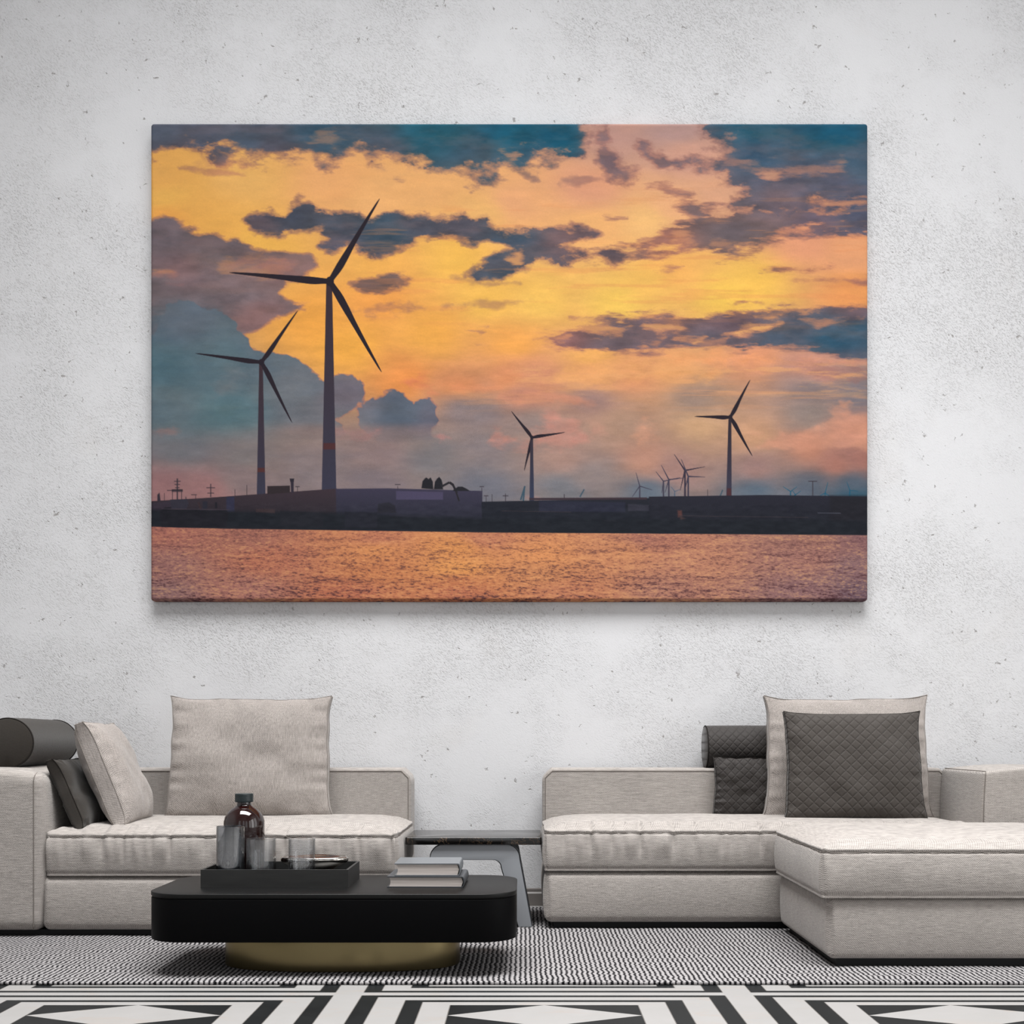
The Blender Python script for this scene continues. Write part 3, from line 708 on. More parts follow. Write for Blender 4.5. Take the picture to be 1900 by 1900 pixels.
# right wall with three tall windows, front wall with two
ZB, ZT = .35, 3.7
rw = [(-1.9, -.1), (.5, 2.3), (2.75, 4.35)]
bs, y = [(RX1, RX1 + .2, RY0, WY, -.1, ZB), (RX1, RX1 + .2, RY0, WY, ZT, RZ1)], RY0
for a, b_ in rw: bs.append((RX1, RX1 + .2, y, a, ZB, ZT)); y = b_
bs.append((RX1, RX1 + .2, y, WY, ZB, ZT))
tag(boxes('wall_right', bs, M['plain_wall']), 'plain wall with tall windows on the right', 'wall', kind='structure')
fw = [(-3.3, -1.9), (-.2, .9), (1.9, 3.4)]
bs, x = [(RX0, RX1, RY0 - .2, RY0, -.1, ZB), (RX0, RX1, RY0 - .2, RY0, ZT, RZ1)], RX0
for a, b_ in fw: bs.append((x, a, RY0 - .2, RY0, ZB, ZT)); x = b_
bs.append((x, RX1, RY0 - .2, RY0, ZB, ZT))
tag(boxes('wall_front', bs, M['plain_wall']), 'plain wall with windows behind the viewer', 'wall', kind='structure')
k = 1
for a, b_ in rw:
    X = RX1 + .1; w = .05
    tag(boxes('window_%d' % k, [(X, X + .06, a, a + w, ZB, ZT), (X, X + .06, b_ - w, b_, ZB, ZT), (X, X + .06, a, b_, ZB, ZB + w), (X, X + .06, a, b_, ZT - w, ZT), (X, X + .06, a, b_, 3.2, 3.2 + w), (X, X + .06, (a + b_) / 2 - .02, (a + b_) / 2 + .02, ZB, ZT)], M['window_frame']), kind='structure'); k += 1
for a, b_ in fw:
    Y = RY0 - .16; w = .05
    tag(boxes('window_%d' % k, [(a, a + w, Y, Y + .06, ZB, ZT), (b_ - w, b_, Y, Y + .06, ZB, ZT), (a, b_, Y, Y + .06, ZB, ZB + w), (a, b_, Y, Y + .06, ZT - w, ZT), (a, b_, Y, Y + .06, 3.2, 3.2 + w), ((a + b_) / 2 - .02, (a + b_) / 2 + .02, Y, Y + .06, ZB, ZT)], M['window_frame']), kind='structure'); k += 1
V = [(RX0, WY - .018, 0), (RX0, WY - .018, .062), (RX0, WY - .012, .07), (RX0, WY - .012, .084), (RX0, WY, .088)]
V = V + [(RX1, b, c) for a, b, c in V]
tag(link('baseboard_back', mesh_np('baseboard_back', V, [(i, i + 1, i + 6, i + 5) for i in range(4)]), M['skirting'], flat=True), 'low moulded skirting board along the plaster wall', 'baseboard', kind='structure')

# rug
def rug_deform(V):
    e = V[:, 2] > 0.005
    V[e, 2] += .0012 * n1(V[e, 0], 3, 9) + .0008 * n1(V[e, 1], 5, 14)
    f = V[:, 1] < 3.95
    V[f, 1] += .0025 * n1(V[f, 0], 8, 22)
    return V
rug = rbox('area_rug', -3.0, 2.75, 3.93, 5.66, .001, RUG, .004, M['rug'], nx=260, ny=30, nz=1, deform=rug_deform)
tag(rug, 'black and white ribbed woven rug under the sofas and coffee table', 'rug')

# ================================================================ canvas print
def build_canvas():
    Zf = 5.728; step = 1.0
    X = np.arange(279.0, 1611.01, step, dtype=np.float32); Y = np.arange(228.0, 1115.01, step, dtype=np.float32)
    GX, GY = np.meshgrid(X, Y)
    img = paint_print(GX, GY) / 255.0
    lin = np.where(img <= .04045, img / 12.92, ((img + .055) / 1.055) ** 2.4)
    g = lin.mean(-1, keepdims=True)
    lin = (lin * PRINT_GAIN).clip(0, .93)
    ny, nx = GX.shape
    ex = np.minimum(GX - X[0], X[-1] - GX); ey = np.minimum(GY - Y[0], Y[-1] - GY)
    R = 6.0                                                    # rounded edge of the wrapped canvas, in px
    dx = np.clip(R - ex, 0, R); dy = np.clip(R - ey, 0, R)
    d = np.sqrt(dx ** 2 + dy ** 2)
    s = np.where(d > R, R / np.maximum(d, 1e-6), 1.0)          # pull the corners in to a radius
    sgx = np.sign(GX - (X[0] + X[-1]) / 2); sgy = np.sign(GY - (Y[0] + Y[-1]) / 2)
    PX = GX - sgx * dx * (1 - s); PY = GY - sgy * dy * (1 - s)
    dd = np.minimum(d, R)
    depth = (R - np.sqrt(np.maximum(R * R - dd * dd, 0))) * Zf / F
    wxx = (PX - CX) * Zf / F; wzz = H - (PY - HY) * Zf / F; wyy = Zf + depth
    V = np.stack([wxx, wyy, wzz], -1).reshape(-1, 3)
    C = lin.reshape(-1, 3)
    i = np.arange(ny * nx).reshape(ny, nx)
    Q = np.stack([i[:-1, :-1], i[1:, :-1], i[1:, 1:], i[:-1, 1:]], -1).reshape(-1, 4)
    # the sides run back to just off the wall
    ring = np.concatenate([i[0, :], i[1:, -1], i[-1, -2::-1], i[-2:0:-1, 0]])
    back = V[ring].copy(); back[:, 1] = WY - .0005
    b0 = len(V); n = len(ring)
    V = np.vstack([V, back, [[back[:, 0].mean(), WY - .0005, back[:, 2].mean()]]]); C = np.vstack([C, C[ring], [[.6, .58, .55]]])
    bi = b0 + np.arange(n); nxt = np.roll(np.arange(n), -1)
    S = np.stack([ring, ring[nxt], bi[nxt], bi], -1)
    T = np.stack([bi, bi[nxt], np.full(n, b0 + n)], -1)
    me = bpy.data.meshes.new('canvas_print')
    allq = np.vstack([Q, S]); nl = allq.size + T.size
    me.vertices.add(len(V)); me.vertices.foreach_set('co', V.astype(np.float32).ravel())
    me.loops.add(nl); me.loops.foreach_set('vertex_index', np.concatenate([allq.ravel(), T.ravel()]).astype(np.int32))
    me.polygons.add(len(allq) + len(T))
    me.polygons.foreach_set('loop_start', np.concatenate([np.arange(len(allq)) * 4, allq.size + np.arange(len(T)) * 3]).astype(np.int32))
    me.update(calc_edges=True); me.validate()
    at = me.color_attributes.new('print', 'FLOAT_COLOR', 'POINT')
    at.data.foreach_set('color', np.hstack([C, np.ones((len(C), 1))]).astype(np.float32).ravel())
    m, nt, b = new_mat('printed_canvas'); N = NT(nt)
    a = nt.nodes.new('ShaderNodeAttribute'); a.attribute_name = 'print'
    nt.links.new(a.outputs['Color'], b.inputs['Base Color'])
    x, y, z = N.sep(N.pos()); k = 2 * math.pi / .0055
    wv = N.math('MULTIPLY', N.math('SINE', N.math('MULTIPLY', x, k)), N.math('SINE', N.math('MULTIPLY', z, k)))
    nt.links.new(N.bump(wv, .25, .0008), b.inputs['Normal'])
    b.inputs['Roughness'].default_value = .85; b.inputs['Specular IOR Level'].default_value = .12
    o = link('canvas_print', me, m)
    tag(o, 'large wrapped canvas print of wind turbines at sunset hanging on the wall', 'wall art')
build_canvas()

# ================================================================ sofas
def chamfer_top(V, x0, x1, zt, c, left=True, right=True, y0=None, y1=None, cy=None):
    """cut the upper corners at an angle"""
    if left:
        lim = x0 + np.maximum(0, V[:, 2] - (zt - c)); V[:, 0] = np.maximum(V[:, 0], lim)
    if right:
        lim = x1 - np.maximum(0, V[:, 2] - (zt - c)); V[:, 0] = np.minimum(V[:, 0], lim)
    return V
def seat_cushion(root, x0, x1, y0, y1, z0, zs, crown, seed, mat=None, back_open=True, wrinkle=1.0, name='seat_cushion', sides=(1, 1), seamc='thread'):
    """box cushion: straight side panel up to the seam at zs, soft crowned top panel"""
    mat = mat or M['linen']
    zt = zs + .012
    def gather(t): return .55 - 1.25 * (1 - np.abs(n1(t, seed, 15))) ** 3.2 + .45 * n1(t, seed + 1, 42)
    def fold(V):
        """vertical gathers running away from the front seam"""
        t = V[:, 0]
        return (n1(t, seed, 19) * .6 + n1(t, seed + 1, 38) * .5)
    def deform(V):
        u = (V[:, 0] - (x0 + x1) / 2) / ((x1 - x0) / 2); w = (V[:, 1] - (y0 + y1) / 2) / ((y1 - y0) / 2)
        top = V[:, 2] >= zs - 1e-6
        du = np.minimum(V[:, 0] - x0, x1 - V[:, 0]); dv = V[:, 1] - y0; dvb = y1 - V[:, 1]
        dist = np.minimum(np.minimum(du * (1.0), dv * 1.2), dvb * 2.5).clip(0, 1)
        pu = 1 - np.exp(-np.maximum(dist, 0) / .075)
        lift = crown * pu
        g = gather(V[:, 0])
        g2 = n1(V[:, 1], seed + 5, 19) * .6 + n1(V[:, 1], seed + 6, 38) * .5
        # top surface
        V[top, 2] += lift[top] + wrinkle * .014 * g[top] * np.exp(-((dv[top] - .045) / .045) ** 2) + .002 * n1(V[top, 0], seed + 9, 5) * pu[top]
        # front panel: slight belly plus gathers under the seam
        s = ((V[:, 2] - z0) / (zs - z0)).clip(0, 1)
        bel = .010 * np.sin(np.pi * s) ** .8
        fr = w < -.98
        gat = wrinkle * .014 * g * np.exp(-((zs - V[:, 2] - .035) / .05) ** 2)
        V[fr, 1] -= bel[fr] + gat[fr]
        for sg, on in ((-1, sides[0]), (1, sides[1])):
            if not on: continue
            sd = (u * sg > .995)
            V[sd, 0] += sg * (bel[sd] * 1.0 + .003 * g2[sd] * s[sd])
        # pinch at both seams
        for zz in (zs, z0 + .012):
            p = np.exp(-((V[:, 2] - zz) / .005) ** 2) * .004
            q = fr & (np.abs(V[:, 2] - zz) < .03); V[q, 1] += p[q]
            for sg in (-1, 1):
                q = (u * sg > .98) & (np.abs(V[:, 2] - zz) < .03); V[q, 0] -= sg * p[q]
        return V
    r = .022
    xs = spaced(x0, x1, r, int((x1 - x0) / .006)); ys = spaced(y0, y1, r, 46)
    ys = list(np.array([y0 + r * t for t in (0, .1, .25, .5, 1)])) + list(np.linspace(y0 + r, y0 + .12, 14))[1:] + list(np.linspace(y0 + .12, y1, 20))[1:]
    zz = sorted(set([round(q, 5) for q in list(z0 + np.array([0, .003, .008, .012, .016, .024])) + list(np.linspace(z0 + .03, zs - .02, 9)) + list(zs + np.array([-.014, -.009, -.005, -.002, 0, .003, .007, .012]))]))
    V, Fc = lattice(xs, ys, zz)
    zt2 = zz[-1]
    lo = np.array([x0 + r, y0 + r, z0 + .012]); hi = np.array([x1 - r, y1 - r, zt2 - .012])
    # round the plan corners and the rims
    Cx = np.clip(V[:, 0], lo[0], hi[0]); Cy = np.clip(V[:, 1], lo[1], hi[1])
    D = np.stack([V[:, 0] - Cx, V[:, 1] - Cy], 1); L = np.sqrt((D ** 2).sum(1)); Mx = np.abs(D).max(1)
    s = np.where(L > 1e-9, Mx / np.maximum(L, 1e-9), 1); V[:, 0] = Cx + D[:, 0] * s; V[:, 1] = Cy + D[:, 1] * s
    V = deform(V)
    c = link(name, mesh_np(name, V, Fc), mat, root)
    # gathered seam following the rim
    pts = []
    def wob(t, sd): return .0040 * n1(t, sd, 66) + .0014 * n1(t, sd + 3, 140)
    off = .0035
    for yy in np.arange(y1 - .02, y0 + r, -.006): pts.append((x0 + off * .5, yy, zs + wob(yy, seed + 20) * .6))
    for a in np.linspace(0, 90, 7)[1:-1]:
        pts.append((x0 + r - (r - off * .5) * math.cos(math.radians(a)), y0 + r - (r - off * .5) * math.sin(math.radians(a)), zs))
    for xx in np.arange(x0 + r, x1 - r, .004): pts.append((xx, y0 + off * .3 - wrinkle * .005 * float(gather(np.array([xx]))[0]), zs + wob(xx, seed + 30)))
    for a in np.linspace(90, 0, 7)[1:-1]:
        pts.append((x1 - r + (r - off * .5) * math.cos(math.radians(a)), y0 + r - (r - off * .5) * math.sin(math.radians(a)), zs))
    for yy in np.arange(y0 + r, y1 - .02, .006): pts.append((x1 - off * .5, yy, zs + wob(yy, seed + 40) * .6))
    link('seam', tube_mesh('seam', pts, .0017, 5), M[seamc], c)
    return c
def seam_line(parent, pts, r=.0022, mat='thread'): return link('seam', tube_mesh('seam', pts, r, 5), M[mat], parent)
def base_block(root, x0, x1, y0, y1, z0, z1, seed, r=.03):
    def d(V):
        s = ((V[:, 2] - z0) / (z1 - z0)).clip(0, 1); bel = .008 * np.sin(np.pi * s)
        fr = V[:, 1] < y0 + .002; V[fr, 1] -= bel[fr] + .0015 * n1(V[fr, 0], seed, 7)
        for sg, xe in ((-1, x0), (1, x1)):
            q = np.abs(V[:, 0] - xe) < .002; V[q, 0] += sg * bel[q]
        return V
    return rbox('base', x0, x1, y0, y1, z0, z1, r, M['linen'], root, nx=40, ny=12, nz=12, deform=d)
def backrest(root, x0, x1, y0, y1, z0, z1, left=True, right=True, c=.045):
    def d(V): return chamfer_top(V, x0, x1, z1, c, left, right)
    zs = None
    o = rbox('backrest', x0, x1, y0, y1, z0, z1, .016, M['linen'], root, nx=60, ny=5, nz=30, deform=d)
    e = .014; yf = y0 - .0008
    pts = []
    if left: pts += [(x0 + e, yf, z0 + .3), (x0 + e, yf, z1 - c - e * .2), (x0 + c + e * .2, yf, z1 - e)]
    else: pts += [(x0 + .01, yf, z1 - e)]
    if right: pts += [(x1 - c - e * .2, yf, z1 - e), (x1 - e, yf, z1 - c - e * .2), (x1 - e, yf, z0 + .3)]
    else: pts += [(x1 - .01, yf, z1 - e)]
    P = []
    for a, b in zip(pts, pts[1:]):
        n = max(2, int((Vector(b) - Vector(a)).length / .02)); P += [tuple(Vector(a).lerp(Vector(b), i / n)) for i in range(n)]
    P.append(pts[-1]); seam_line(o, P, .0018)
    return o
def armrest(root, x0, x1, y0, y1, z0, z1, inner, seed, r=.042):
    """arm with a rounded top edge on the seat side; inner = +1 when the seat lies at +x"""
    def d(V):
        s = ((V[:, 2] - z0) / (z1 - z0)).clip(0, 1)
        xe = x1 if inner > 0 else x0
        q = np.abs(V[:, 0] - xe) < .06
        w = np.exp(-np.abs(V[:, 0] - xe) / .03)
        V[:, 0] += inner * w * (.012 * np.sin(np.pi * s ** 1.4) - .012 * (1 - s) ** 3)
        t = V[:, 2] > z1 - .03
        u = (V[:, 0] - (x0 + x1) / 2) / ((x1 - x0) / 2)
        V[t, 2] += .022 * (1 - u[t] ** 2).clip(0) - .0
        return V
    o = rbox('armrest', x0, x1, y0, y1, z0, z1, r, M['linen'], root, nx=24, ny=24, nz=30, deform=d)
    e = .036; xs_ = (x1 - e) if inner > 0 else (x0 + .003)
    if inner > 0:
        P = [(x1 - .036 + .0, y0 - .0005, z) for z in np.linspace(z0 + .01, z1 - .035, 50)]
        P += [(x1 - .036, y0 + .04 * (1 - math.cos(a)), z1 - .032 + .034 * math.sin(a)) for a in np.linspace(.2, 1.5, 6)]
    else:
        P = [(x0 + .010, y, z1 + .002) for y in np.linspace(y1 - .02, y0 + .012, 30)]
        P += [(x0 + .004 - .010 * math.sin(math.pi * t ** 1.4), y0 + .001, z0 + (z1 - z0) * t) for t in np.linspace(.99, .05, 60)]
    seam_line(o, P, .002)
    return o

# ---- left sofa
LS = thing('sofa', 'light grey linen sofa on the left with an armrest at its left end', 'sofa', (-1.4, 5.25, 0))
def under(root, o):            # keep children where they were built although the Empty stands at the base
    pass
def reparent(root):
    off = root.location.copy()
    for ch in root.children:
        ch.location = ch.location - off
YL = 4.82
boxes('plinth', [(-2.60, -.575, 4.845, 5.66, RUG + .0015, .037)], M['plinth'], LS)
base_block(LS, -2.045, -.552, YL, 5.70, .036, .2645, 4)
seat_cushion(LS, -2.028, -.545, YL - .002, 5.535, .2665, .430, .044, 11, sides=(1, 1))
backrest(LS, -2.10, -.555, 5.535, 5.72, .037, .702, left=False, right=True)
armrest(LS, -2.62, -2.034, 4.80, 5.70, .036, .700, 1, 3)
reparent(LS)

# ---- right sofa
RS = thing('sofa', 'light grey linen sofa on the right with an armrest at its right end', 'sofa', (1.2, 5.35, 0))
YR = 5.0
boxes('plinth', [(.125, 2.50, 5.025, 5.66, RUG + .0015, .040)], M['plinth'], RS)
base_block(RS, .085, 2.03, YR, 5.70, .039, .2645, 6)
seat_cushion(RS, .083, 2.018, YR - .004, 5.555, .2665, .432, .044, 23, sides=(1, 0))
backrest(RS, .083, 2.062, 5.555, 5.72, .037, .702, left=True, right=True)
armrest(RS, 2.026, 2.62, 5.03, 5.553, .036, .700, -1, 5, r=.014)
reparent(RS)

# ---- ottoman in front of the right sofa
OT = thing('ottoman', 'light grey linen ottoman pushed up to the front of the right sofa', 'ottoman', (1.7, 4.58, 0))
boxes('plinth', [(1.145, 2.24, 4.200, 4.94, RUG + .0015, .043)], M['plinth'], OT)
base_block(OT, 1.112, 2.26, 4.18, 4.97, .040, .2635, 7, r=.022)
seat_cushion(OT, 1.085, 2.28, 4.165, 4.968, .2655, .433, .046, 31, wrinkle=.25, name='top_cushion')
reparent(OT)

# ================================================================ pillows
def pillow(name, label, w, h, t, loc, rot, mat, seed, seam='pillow_thread', ear=.02, edge=.035, group=None, seamr=.0012, concave=.018, wr=1.0):
    """soft pillow standing upright: local x width, z height, -y front; origin at the middle of its lower edge"""
    root = thing(name, label, 'pillow', loc, rot, group)
    n = 64
    g = np.linspace(-1, 1, n)
    g = np.sign(g) * (1 - (1 - np.abs(g)) ** 1.35)
    e2 = edge / 2
    xs = g * w / 2; zs = g * h / 2
    ys = np.array([-1, -.5, 0, .5, 1]) * e2
    V, Fc = lattice(list(xs), list(ys), list(zs))
    u = V[:, 0] / (w / 2); v = V[:, 2] / (h / 2); s = V[:, 1] / e2; V[:, 0] *= 1 - .018 * v
    front = np.abs(s) > .99
    pu = np.maximum(0, (1 - np.abs(u) ** 2.6)) ** .62; pv = np.maximum(0, (1 - np.abs(v) ** 2.6)) ** .62
    bulge = (t - edge) / 2 * pu * pv
    r = np.random.RandomState(seed)
    def n2(a, b, f, sd):
        q = np.random.RandomState(sd).rand(64, 64) * 2 - 1
        U = a * f + 32; W = b * f + 32; i = np.floor(U).astype(int); j = np.floor(W).astype(int); p = U - i; k = W - j
        p = p * p * (3 - 2 * p); k = k * k * (3 - 2 * k)
        return (q[j % 64, i % 64] * (1 - p) + q[j % 64, (i + 1) % 64] * p) * (1 - k) + (q[(j + 1) % 64, i % 64] * (1 - p) + q[(j + 1) % 64, (i + 1) % 64] * p) * k
    wrk = .010 * n2(u + .3 * v, v, 1.6, seed) + .005 * n2(u, v, 3.4, seed + 1)
    # gathers radiating from the rim
    rim = np.exp(-(1 - np.maximum(np.abs(u), np.abs(v))) / .12)
    al = np.where(np.abs(u) > np.abs(v), v, u)
    wrk = wrk * pu * pv * 1.2 + .006 * wr * rim * n1(al, seed + 7, 9) * (1 - rim ** 4) * 1.5
    V[:, 1] += np.sign(s) * (np.where(front, bulge + wrk * wr, 0))
    V[:, 0] *= 1 - concave * 2 * (1 - v ** 2) ; V[:, 2] *= 1 - concave * 2 * (1 - u ** 2)
    cr = (np.abs(u) * np.abs(v)) ** 8
    V[:, 0] += np.sign(u) * ear * cr; V[:, 2] += np.sign(v) * ear * cr * np.where(v < 0, .15, 1)
    V[:, 0] += .0030 * n1(V[:, 2], seed + 2, 14) * (np.abs(u) > .97); V[:, 2] += .0035 * n1(V[:, 0], seed + 4, 14) * (v > .97)
    V[:, 1] *= np.where(front, 1, 1) * (1 - .5 * cr)
    # settle: flatten the bottom rim
    zmin = -h / 2
    V[:, 2] += h / 2
    V[:, 2] = np.maximum(V[:, 2], .0)
    me = mesh_np('pillow_body', V, Fc)
    body = link('pillow_body', me, mat, root)
    # seams along both rims, taken from the lattice vertices on the rim of front and back faces
    P3 = {}
    for i, (a, b, c) in enumerate(zip(u, s, v)):
        P3[(round(a, 4), round(b, 2), round(c, 4))] = V[i]
    gu = [round(q, 4) for q in g]
    for side in (-1.0, 1.0):
        loop = [(q, gu[0]) for q in gu] + [(gu[-1], q) for q in gu[1:]] + [(q, gu[-1]) for q in gu[::-1][1:]] + [(gu[0], q) for q in gu[::-1][1:-1]]
        pts = []
        for a, c in loop:
            p = P3.get((a, round(side, 2), c))
            if p is not None: pts.append((p[0] * 1.003, p[1] + side * .0015, max(p[2], .002)))
        link('seam', tube_mesh('seam', pts, seamr, 5, closed=True), M[seam], body)
    return root
R = math.radians
def tilt(a): return R(-a)
pillow('pillow', 'large light grey square pillow standing upright in the middle of the left sofa', .735, .555, .17, (wx(465, 5.42), 5.40, .478), (tilt(7), 0, R(3)), M['linen_soft'], 41, edge=.07, ear=.020, concave=.003)
pillow('pillow', 'large light grey square pillow behind the black quilted pillow on the right sofa', .735, .555, .16, (wx(1571, 5.40), 5.39, .478), (tilt(7), 0, R(-4)), M['linen_soft'], 57, edge=.07, ear=.022, concave=.003)
pillow('pillow', 'dark quilted pillow with diamond stitching leaning in front of the light pillow', .61, .49, .15, (wx(1586, 5.22), 5.215, .477), (tilt(9), 0, R(-3)), M['quilt'], 63, seam='dark_thread', edge=.045, ear=.012, concave=.012)
pillow('pillow', 'small dark pillow under the bolster beside the light pillow on the right sofa', .36, .275, .085, (wx(1325, 5.49) + .185, 5.497, .478), (tilt(3), 0, 0), M['quilt_fine'], 71, seam='dark_thread', edge=.03, ear=.006, concave=.01)
pillow('pillow', 'light grey pillow tilted against the small dark pillow by the left armrest', .44, .468, .19, (-1.757, 5.14, .470), (tilt(22), 0, R(94)), M['linen_soft'], 83, edge=.062, ear=.012, concave=.006)
pillow('pillow', 'small dark pillow leaning on the left armrest behind the tilted light pillow', .36, .315, .11, (-1.905, 5.05, .462), (tilt(24), 0, R(92)), M['dark'], 91, seam='dark_thread', edge=.045, ear=.01, concave=.012)

def bolster(label, r, length, loc, rot, mat, seam, ribs=0):
    """cylinder cushion along local x"""
    root = thing('bolster', label, 'pillow', loc, rot)
    n, m = 72, 90; V, Fc = [], []
    xs = [0, .0, .003, .008] + list(np.linspace(.016, length - .016, m)) + [length - .008, length - .003, length]
    rr = [0, .93, .97, .99] + [1.0] * m + [.985, .95, .90]
    rows = []
    for i, (x, q) in enumerate(zip(xs, rr)):
        row = []
        k2 = 1 + (.010 * math.sin(x * 5 + 1)) + (.006 * math.cos(2 * math.pi * x / .02) if ribs else 0) * (q == 1.0)
        for k in range(n):
            a = 2 * math.pi * k / n
            rad = r * q * k2 * (1 + .004 * math.sin(3 * a + x * 9))
            zz = rad * math.sin(a)
            if zz < -r * .965: zz = -r * .965
            row.append(len(V)); V.append((x, rad * math.cos(a), zz))
        rows.append(row)
    for a, b in zip(rows, rows[1:]):
        for k in range(n): Fc.append((a[k], b[k], b[(k + 1) % n], a[(k + 1) % n]))
    c0 = len(V); V.append((length + .004, 0, 0))
    for k in range(n): Fc.append((rows[-1][(k + 1) % n], rows[-1][k], c0))
    body = link('bolster_body', mesh_np('bolster_body', V, Fc), mat, root)
    for x, sg in ((.004, -1), (length - .006, 1)):
        P = [(x, r * .995 * math.cos(a), max(r * .995 * math.sin(a), -r * .96)) for a in np.linspace(0, 2 * math.pi, 72, endpoint=False)]
        link('seam', tube_mesh('seam', P, .0028, 5, closed=True), M[seam], body)
    return root
rb = .110
bolster('dark cylindrical bolster lying on the left armrest', rb, .64, (-2.285, 5.03, .722 + rb * .965), (0, 0, R(94.5)), M['dark'], 'dark_thread', ribs=1)
bolster('dark quilted bolster lying on top of the right sofa backrest', rb * .96, .60, (wx(1307, 5.64), 5.64, .702 + rb * .96 * .965), (0, 0, 0), M['quilt_fine'], 'dark_thread')

# ================================================================ side table
ST = thing('side_table', 'low side table with a black marble top standing between the two sofas', 'table', (-.23, 5.22, 0))
o = link('table_top', prism('table_top', rrect(-.532, .072, 5.03, 5.43, .012, n=4), .378, .411, .004), M['marble'], ST); hard(o)
def arch(grow, cut_in=True):
    zt, zb = .3785 + grow * .4, RUG + .0015
    ct = -.2245
    outer = [(-.2525 - grow, zb), (-.205 - grow * .8, zt - .07)]
    # rounded shoulders
    out = []
    hw_b, hw_t, r = .2525 + grow, .197 + grow, .062
    def side(sg):
        pts = [(ct + sg * hw_b, zb)]
        for a in np.linspace(0, 90, 9):
            pts.append((ct + sg * (hw_t - r + r * math.cos(R(a))), zt - r + r * math.sin(R(a))))
        return pts
    right = side(1); left = side(-1)
    outer = right + left[::-1]
    hb, ht, r2, zi = .2525 - .058 - grow, .197 - .078 - grow, .034, zt - .068 - grow
    def iside(sg):
        pts = [(ct + sg * hb, zb)]
        for a in np.linspace(0, 90, 7):
            pts.append((ct + sg * (ht - r2 + r2 * math.cos(R(a))), zi - r2 + r2 * math.sin(R(a))))
        return pts
    inner = iside(-1) + iside(1)[::-1]
    return outer + inner
o = link('front_frame', prism('front_frame', arch(0), 5.045, 5.062, .0015, axis='y'), M['frame_grey'], ST); hard(o)
o = link('inner_frame', prism('inner_frame', arch(.004), 5.062, 5.082, 0, axis='y'), M['frame_edge'], ST); hard(o)
o = link('rear_frame', prism('rear_frame', arch(0), 5.37, 5.385, .0015, axis='y'), M['frame_grey'], ST); hard(o)
reparent(ST)

# ================================================================ coffee table
CT = thing('coffee_table', 'low black coffee table with rounded corners on a brass drum base', 'table', (-.69, 4.27, 0))
tx0, tx1, ty0, ty1 = -1.345, -.032, 3.985, 4.54
HT = .306
o = link('table_top', prism('table_top', rrect(tx0, tx1, ty0, ty1, .14, .13, n=16), HT - .016, HT, .003), M['lacquer_top'], CT); hard(o)
o = link('shadow_gap', prism('shadow_gap', rrect(tx0 + .004, tx1 - .004, ty0 + .004, ty1 - .004, .137, .127, n=16), HT - .0205, HT - .016, 0), M['lacquer'], CT); hard(o)
o = link('apron', prism('apron', rrect(tx0 + .001, tx1 - .001, ty0 + .001, ty1 - .001, .14, .13, n=16), .136, HT - .0205, .003), M['lacquer'], CT); hard(o)
def superell(cx, cy, a, b, p=2.5, n=96):
    out = []
    for k in range(n):
        t = 2 * math.pi * k / n; c, s = math.cos(t), math.sin(t)
        out.append((cx + a * math.copysign(abs(c) ** (2 / p), c), cy + b * math.copysign(abs(s) ** (2 / p), s)))
    return out
o = link('drum_base', prism('drum_base', superell(-.682, 4.275, .436, .196), RUG + .0015, .1365, .002), M['brass'], CT); hard(o, 30)
reparent(CT)

# ================================================================ tray and what stands on it
TRY = thing('tray', 'rectangular black tray on the coffee table holding the bottle and glasses', 'tray', (-.912, 4.28, HT))
ax0, ax1, ay0, ay1, az1 = -1.180, -.644, 4.142, 4.425, .373
t_ = .009
bs = [(ax0, ax1, ay0, ay0 + t_, HT, az1), (ax0, ax1, ay1 - t_, ay1, HT, az1), (ax0, ax0 + t_, ay0 + t_, ay1 - t_, HT, az1), (ax1 - t_, ax1, ay0 + t_, ay1 - t_, HT, az1)]
boxes('tray_rim', bs, M['tray'], TRY)
boxes('tray_bottom', [(ax0 + t_, ax1 - t_, ay0 + t_, ay1 - t_, HT, HT + .008)], M['tray'], TRY)
reparent(TRY)
TZ = HT + .0082
def glass_prof(r, h, w, foot):
    return [(0, 0), (r - .004, 0), (r - .001, .001), (r, .004), (r, h - .001), (r - w * .5, h), (r - w, h - .001), (r - w, foot + .004), (r - w - .004, foot), (0, foot)]
def tumbler(label, r, h, w, foot, px, Y, mat):
    o = link('tumbler', lathe('tumbler', glass_prof(r, h, w, foot), 72), mat, None, (wx(px, Y), Y, TZ))
    hard(o, 30); tag(o, label, 'glass', 'glasses on the black tray')
    return o
tumbler('tall smoked glass in front of the brown bottle, leftmost on the tray', .0515, .5265 - TZ, .0025, .012, 428, 4.206, M['smoke'])
tumbler('short clear glass standing directly right of the tall smoked glass', .054, .481 - TZ, .004, .012, 484.5, 4.213, M['glass'])
tumbler('short clear glass in front of the shiny metal dish', .049, .481 - TZ, .0035, .012, 560, 4.205, M['glass'])
BT = thing('bottle', 'round-shouldered dark brown bottle with a black cap on the tray', 'bottle', (wx(453, 4.335), 4.335, TZ))
rB, y0_ = .0765, TZ
prof = [(0, 0), (.06, 0), (.070, .003), (rB, .012), (rB, .52 - y0_), (rB * .985, .535 - y0_), (rB * .93, .552 - y0_), (rB * .82, .567 - y0_), (rB * .66, .580 - y0_), (rB * .50, .588 - y0_), (rB * .385, .594 - y0_), (.0262, .600 - y0_), (.0256, .606 - y0_), (.0256, .620 - y0_), (0, .620 - y0_)]
bt = hard(link('bottle_body', lathe('bottle_body', prof, 80), M['bottle'], BT), 50)
cp = [(0, .608 - y0_), (.033, .608 - y0_)]
